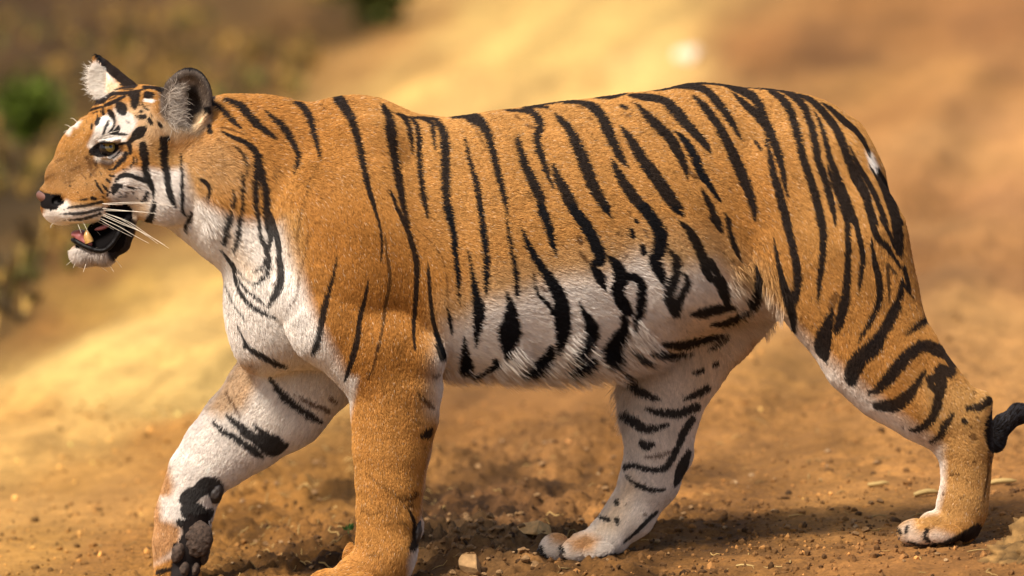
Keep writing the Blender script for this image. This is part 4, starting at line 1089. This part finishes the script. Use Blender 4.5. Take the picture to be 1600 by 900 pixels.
# pads under the lifted paw, and claws
pad_m = material('pad_leather', (0.065, 0.042, 0.030), rough=0.85, spec=0.35, noise=(160, 0.4, 1.6), bump=(300, 0.9, 0.003))
def pad(X, Y, rx, rz, rot, m=pad_m, dd=4):
    D = dep(X, Y, 60) + dd
    F_ = Field(P(X - rx - 16, Y + rz + 16, D - 30), P(X + rx + 16, Y - rz - 16, D + 30), 0.002)
    F_.ell(X, Y, D, rx, rz, 13, rot=rot, k=0.004)
    V, Fc = F_.surface(0)
    V = V + (vnoise(V * 150, 3)[:, None] - 0.5) * 0.0035
    part('paw_pad', V, Fc, m, tiger)
pad(309, 842, 24, 30, 8, dd=0)
pad(278, 863, 10.5, 17, 14)
pad(319, 868, 8, 16, 14)
pad(288, 890, 8, 14, 10)
pad(306, 889, 5.5, 11, 10)
black_pad = material('black_pad', (0.03, 0.023, 0.021), rough=0.5, spec=0.4, bump=(420, 0.6, 0.0015))
pad(338, 768, 11, 20, 12, black_pad, 2)
pad(652, 832, 7, 20, 8, black_pad, 3)
claw_m = material('claw_horn', (0.05, 0.04, 0.036), rough=0.35, spec=0.5)
def claw(X, Y, D, dx, dy):
    a = P(X, Y, D); b = P(X + dx, Y + dy, D)
    V, Fc = tube(bez([a, 0.5 * (a + b) + np.array([0, 0, 0.0025]), b], 6), np.array([3.4, 3.2, 2.8, 2.1, 1.2, 0.3]) / S, 8)
    part('claw', V, Fc, claw_m, tiger)
for c in [(1408,832,-62,-8,5),(1411,838,-88,-8,6),(1430,842,-112,-7,7),(1462,842,-128,-6,7),(846,858,112,-8,5),(851,858,92,-8,6),(880,862,64,-7,7),(250,890,60,-6,9),(262,912,56,-4,9)]:
    claw(*c)
# ------------------------------------------------------------------ stones, clods, straw and plants
def height(x, y):
    return float(ground_height(np.array([x]), np.array([y]))[0])
def groundhit(X, Y):
    d = cF + np.array([1, 0, 0]) * ((X - 800) / (S * DIST)) + cU * ((450 - Y) / (S * DIST))
    t = np.arange(13.5, 60, 0.01)
    p = cC + d * t[:, None]
    h = ground_height(p[:, 0], p[:, 1])
    i = int(np.argmax(p[:, 2] < h))
    return p[i]
def icosphere(sub):
    me = bpy.data.meshes.new('tmp')
    import bmesh
    b = bmesh.new(); bmesh.ops.create_icosphere(b, subdivisions=sub, radius=1.0); b.to_mesh(me); b.free()
    V = np.array([v.co for v in me.vertices]); Fc = np.array([p.vertices[:] for p in me.polygons])
    bpy.data.meshes.remove(me)
    return V, Fc
ICO1, ICO1F = icosphere(1)
ICO4, ICO4F = icosphere(4)
ICO6, ICO6F = icosphere(6)
stone_m = material('stone', rough=0.85, spec=0.25, attr='coat', noise=(55, 0.65, 1.3), bump=(150, 0.6, 0.004))
def rock_mesh(seed, size, col, facets=11, rough=0.06, planes=()):
    r_ = np.random.default_rng(seed)
    V = ICO4.copy()
    for *n, h in planes:
        n = np.array(n); n /= np.linalg.norm(n)
        V -= np.clip(V @ n - h, 0, None)[:, None] * n
    for _ in range(facets):                         # cut flat faces
        n = r_.normal(size=3); n /= np.linalg.norm(n); h = r_.uniform(0.42, 0.80)
        d = V @ n
        V -= np.clip(d - h, 0, None)[:, None] * n * 1.0
    V = V * (1 + rough * (fbm(V * 2.2 + seed, 4, seed)[:, None] - 0.5) * 2 + 0.05 * (vnoise(V * 9 + seed, seed)[:, None] - 0.5))
    c = np.array(col) * (0.75 + 0.5 * fbm(V * 3 + seed, 3, seed + 3)[:, None])
    V = V * np.array(size)
    m = mesh_np('stone', V, ICO4F, stone_m, smooth=True)
    color_attr(m, c)
    return m
def place(name, m, x, y, sink, rz=0.0, label=None, cat=None, group=None, tilt=(0, 0)):
    o = bpy.data.objects.new(name, m)
    o.location = (x, y, height(x, y) + sink)
    o.rotation_euler = (tilt[0], tilt[1], rz)
    link(o, label=label, category=cat)
    if group: o['group'] = group
    return o
g_ = groundhit(838, 834)
place('stone', rock_mesh(3, (0.040, 0.030, 0.028), (0.72, 0.42, 0.16), 3, 0.04, planes=((-0.5,-0.4,0.75,0.40),(0.75,-0.5,0.35,0.35),(0.1,0.5,0.8,0.5))), g_[0], g_[1], 0.010, 0.2, 'tan angular stone lying beside the turned soil, above the far hind paw', 'stone')
g_ = groundhit(741, 889)
place('soil_clod', rock_mesh(8, (0.034, 0.026, 0.030), (0.36, 0.21, 0.09), 1, 0.03, planes=((-0.75,-0.35,0.6,0.22),(0.55,-0.6,0.6,0.22),(0.5,0.7,0.5,0.35))), g_[0], g_[1], 0.011, 0.7, 'large tan wedge of earth standing alone at the bottom edge right of the near foreleg', 'clod', tilt=(0.2, 0.3))
g_ = groundhit(1076, 96)
place('stone', rock_mesh(11, (0.060, 0.05, 0.050), (0.64, 0.52, 0.38), 6), g_[0], g_[1], 0.025, 0, 'whitish stone far off on the sandy track, blurred above the back', 'stone')
def bank_mesh():
    V = ICO6.copy()
    V[:, 2] = np.clip(V[:, 2], -0.4, 1)
    V *= np.array([0.30, 0.19, 0.15])
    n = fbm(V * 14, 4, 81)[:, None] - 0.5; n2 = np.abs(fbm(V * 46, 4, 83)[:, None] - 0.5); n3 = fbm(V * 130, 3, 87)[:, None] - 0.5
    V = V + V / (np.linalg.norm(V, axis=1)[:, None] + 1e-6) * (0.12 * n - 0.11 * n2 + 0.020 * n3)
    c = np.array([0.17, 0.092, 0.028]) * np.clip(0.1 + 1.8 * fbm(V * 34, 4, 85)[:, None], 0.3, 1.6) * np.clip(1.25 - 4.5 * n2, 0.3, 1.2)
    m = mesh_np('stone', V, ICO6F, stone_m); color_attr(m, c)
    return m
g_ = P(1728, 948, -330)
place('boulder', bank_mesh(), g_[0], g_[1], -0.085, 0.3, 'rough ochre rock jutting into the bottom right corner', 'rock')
# clods that lie about singly
clods = [rock_mesh(20 + k, np.array([1, 0.85, 0.75]) * 0.011, (0.25, 0.14, 0.058), 6, 0.2) for k in range(5)]
tanst = [rock_mesh(40 + k, np.array([1, 0.8, 0.6]) * 0.010, (0.40, 0.25, 0.12), 6, 0.12) for k in range(4)]
hx, hy = P(740, 850, 150)[0], 0.30
k = 0
for i in range(260):
    x = hx + rng.normal(0, 0.085); y = hy + rng.normal(0, 0.24)
    o = place('soil_clod', clods[i % 5], x, y, 0.003, rng.uniform(0, 6), 'dark clod in the heap of turned soil behind the near foreleg', 'clod', 'clods heaped behind the near foreleg')
    o.scale = [rng.uniform(0.3, 0.95)] * 3
for i in range(110):
    X = rng.uniform(330, 1560); Y = rng.uniform(690, 892)
    if 520 < X < 660: continue
    g_ = groundhit(X, Y)
    o = place('pebble', tanst[i % 4] if rng.random() < 0.35 else clods[i % 5], g_[0], g_[1], 0.002, rng.uniform(0, 6), 'small loose lump lying on the bare brown soil under the animal', 'pebble', 'loose lumps scattered on the soil')
    o.scale = [rng.uniform(0.3, 0.9)] * 3

# crumbs of soil and grit, too many to count
def crumbs():
    n = 20000
    y = np.where(rng.random(n) < 0.6, rng.uniform(-0.72, 0.9, n), rng.uniform(0.9, 4.0, n))
    x = rng.uniform(-1.15, 1.15, n)
    den = np.clip(fbm(np.stack([x * 2.5, y * 2.0, x * 0], 1), 3, 91) * 2.6 - 0.75, 0.05, 1)
    ok = rng.random(n) < den
    x, y = x[ok], y[ok]; n = len(x)
    r = np.exp(rng.normal(math.log(0.0020), 0.75, n)).clip(0.0008, 0.009)
    z = ground_height(x, y) + r * 0.25
    jit = rng.uniform(0.7, 1.3, (n, len(ICO1), 1))
    sq = rng.uniform(0.65, 1.2, (n, 1, 3))
    V = ICO1[None] * jit * sq * r[:, None, None] + np.stack([x, y, z], 1)[:, None]
    Fc = ICO1F[None] + (np.arange(n) * len(ICO1))[:, None, None]
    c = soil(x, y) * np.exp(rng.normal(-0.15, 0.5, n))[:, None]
    m = mesh_np('grit', V.reshape(-1, 3), Fc.reshape(-1, 3), stone_m, smooth=False)
    color_attr(m, np.repeat(np.clip(c, 0, 0.8), len(ICO1), 0))
    link(bpy.data.objects.new('grit', m), kind='stuff')
crumbs()

# dry straw
straw_m = material('dry_straw', rough=0.7, spec=0.3, attr='coat')
def strip(p0, ang, Ln, wd, curl, lift):
    path = []
    x, y = p0
    for k in range(5):
        path.append((x, y, height(x, y) + wd * 0.5 + lift * math.sin(math.pi * k / 4)))
        x += math.cos(ang) * Ln / 4; y += math.sin(ang) * Ln / 4; ang += curl
    return tube(np.array(path), np.array([0.8, 1, 1, 0.9, 0.3]) * wd * 0.5, 4)
VV, FF, CCc, off = [], [], [], 0
for i in range(300):
    X = rng.uniform(-20, 1620); Y = rng.uniform(640, 898)
    if rng.random() < 0.45: X = rng.uniform(280, 720); Y = rng.uniform(700, 890)
    g_ = groundhit(X, Y)
    V, Fc = strip((g_[0], g_[1]), rng.uniform(0, 6.28), rng.uniform(0.008, 0.045), rng.uniform(0.0012, 0.0032), rng.normal(0, 0.15), rng.uniform(0, 0.004))
    VV.append(V); FF.append(Fc + off); off += len(V)
    CCc.append(np.tile(np.array([0.50, 0.32, 0.11]) * rng.uniform(0.4, 1.05), (len(V), 1)))
m = mesh_np('straw_litter', np.vstack(VV), np.vstack(FF), straw_m); color_attr(m, np.vstack(CCc))
link(bpy.data.objects.new('straw_litter', m), kind='stuff')
for X, Y, a, Ln, wd, lb in [(498,888,0.35,0.045,0.004,'pale broken straw beside the toes of the near forepaw'), (842,868,-0.35,0.045,0.0025,'thin straw lying under the toes of the far hind paw'),
                            (1150,889,-0.2,0.040,0.0045,'yellow straw at the bottom edge right of the far hind paw'), (1428,778,0.08,0.055,0.012,'thick yellow stalk lying just behind the near hind paw'),
                            (1356,762,0.05,0.045,0.010,'short yellow stalk left of the near hind leg'), (1545,760,0.1,0.06,0.012,'yellow stalk lying under the tail tip'), (372,872,0.9,0.03,0.003,'thin straw standing out beside the lifted paw')]:
    g_ = groundhit(X, Y)
    V, Fc = strip((g_[0], g_[1]), a, Ln, wd, 0.08, 0.004)
    m = mesh_np('straw', V, Fc, straw_m); color_attr(m, np.tile([0.42, 0.28, 0.10], (len(V), 1)))
    link(bpy.data.objects.new('straw', m), label=lb, category='straw', group='single straws on the soil')

# plants
leaf_m = material('leaf', rough=0.6, spec=0.12, attr='coat')
stem_m = material('stem', (0.16, 0.12, 0.05), rough=0.8, spec=0.2)
def leaves(centres, dirs, size, col):
    V, Fc, C_ = [], [], []
    for c, d in zip(centres, dirs):
        d = d / (np.linalg.norm(d) + 1e-9)
        s = np.cross(d, rng.normal(size=3)); s /= np.linalg.norm(s) + 1e-9
        l = size * rng.uniform(0.6, 1.2); b = len(V)
        up = np.cross(s, d) * l * 0.12
        V += [c, c + d * l * 0.45 + s * l * 0.24 + up, c + d * l, c + d * l * 0.45 - s * l * 0.24 + up, c + d * l * 0.5]
        Fc += [(b, b + 1, b + 4, b), (b, b + 4, b + 3, b), (b + 1, b + 2, b + 4, b + 1), (b + 4, b + 2, b + 3, b + 4)]
        C_ += [np.array(col) * rng.uniform(0.6, 1.35)] * 5
    return np.array(V), np.array(Fc)[:, :3], np.array(C_)
def shrub(name, x, y, h, wd, n, size, col, label, cat, stems=9):
    root = bpy.data.objects.new(name, None)
    z0 = height(x, y)
    root.location = (x, y, z0)
    link(root, label=label, category=cat)
    sv, sf, off = [], [], 0
    tips = []
    for k in range(stems):
        a = rng.uniform(0, 6.28); rr = wd * math.sqrt(rng.random())
        e = np.array([rr * math.cos(a), rr * math.sin(a), h * rng.uniform(0.6, 1.0)])
        path = bez([np.zeros(3), e * np.array([0.35, 0.35, 0.6]), e], 8)
        V, Fc = tube(path, np.linspace(h * 0.012, h * 0.004, 8), 5)
        sv.append(V); sf.append(Fc + off); off += len(V); tips.append(path)
    part('stem', np.vstack(sv), np.vstack(sf), stem_m, root)
    cs, ds = [], []
    for _ in range(n):
        p_ = tips[rng.integers(stems)]
        q = p_[rng.integers(2, 8)] + rng.normal(0, wd * 0.16, 3)
        q[2] = max(q[2], 0.01)
        cs.append(q); ds.append(rng.normal(size=3) + np.array([0, 0, 0.5]))
    V, Fc, C_ = leaves(cs, ds, size, col)
    part('foliage', V, Fc, leaf_m, root, C_)
g_ = groundhit(38, 236)
shrub('shrub', g_[0], g_[1], 0.24, 0.15, 800, 0.05, (0.075, 0.105, 0.010), 'low bright green bush on the verge, blurred at the left edge', 'bush', 12)
g_ = groundhit(590, 44)
shrub('shrub', g_[0], g_[1], 0.32, 0.26, 900, 0.07, (0.085, 0.095, 0.018), 'dark green bush at the top edge beside the track', 'bush', 12)
g_ = groundhit(545, 842)
shrub('sprout', g_[0], g_[1], 0.014, 0.010, 7, 0.016, (0.10, 0.22, 0.05), 'tiny green sprout in the soil left of the near foreleg', 'sprout', 3)

# dry grass of the verge: countless blades
def verge():
    V, C_ = [], []
    n = 3600
    y = 4.6 + 44 * rng.random(n) ** 1.6
    xe = -1.42 + (y - 5.3) * 0.052
    x = xe - np.abs(rng.normal(0, 1.0, n)) * (0.6 + y * 0.06) - rng.uniform(0, 0.15, n)
    ok = (x > -1.0 * (15 + y) / 15 - 0.6) & (fbm(np.stack([x * 1.6, y * 0.55, x * 0], 1), 3, 97) > 0.47)
    x, y = x[ok], y[ok]
    z = ground_height(x, y)
    Fc = []
    for xx, yy, zz in zip(x, y, z):
        hgt = rng.uniform(0.03, 0.10)
        c = np.array([(0.48, 0.29, 0.07), (0.085, 0.055, 0.022), (0.15, 0.14, 0.03)][rng.choice(3, p=(0.34, 0.42, 0.24))]) * rng.uniform(0.6, 1.2)
        for _ in range(12):
            a = rng.uniform(0, 6.28); l = hgt * rng.uniform(0.5, 1.1); le = rng.uniform(0.2, 0.9)
            d = np.array([math.cos(a), math.sin(a), 0]); s = np.array([-d[1], d[0], 0]) * 0.004
            b0 = np.array([xx, yy, zz]) + d * 0.02 * rng.random()
            b = len(V)
            V += [b0 - s, b0 + s, b0 + d * l * le * 0.5 + np.array([0, 0, l * 0.7]) + s * 0.8, b0 + d * l * le * 0.5 + np.array([0, 0, l * 0.7]) - s * 0.8, b0 + d * l * le + np.array([0, 0, l])]
            Fc += [(b, b + 1, b + 2), (b, b + 2, b + 3), (b + 3, b + 2, b + 4)]
            C_ += [c * rng.uniform(0.8, 1.2)] * 5
    m = mesh_np('dry_grass', np.array(V), np.array(Fc), leaf_m); color_attr(m, np.array(C_))
    link(bpy.data.objects.new('dry_grass', m), kind='stuff')
verge()
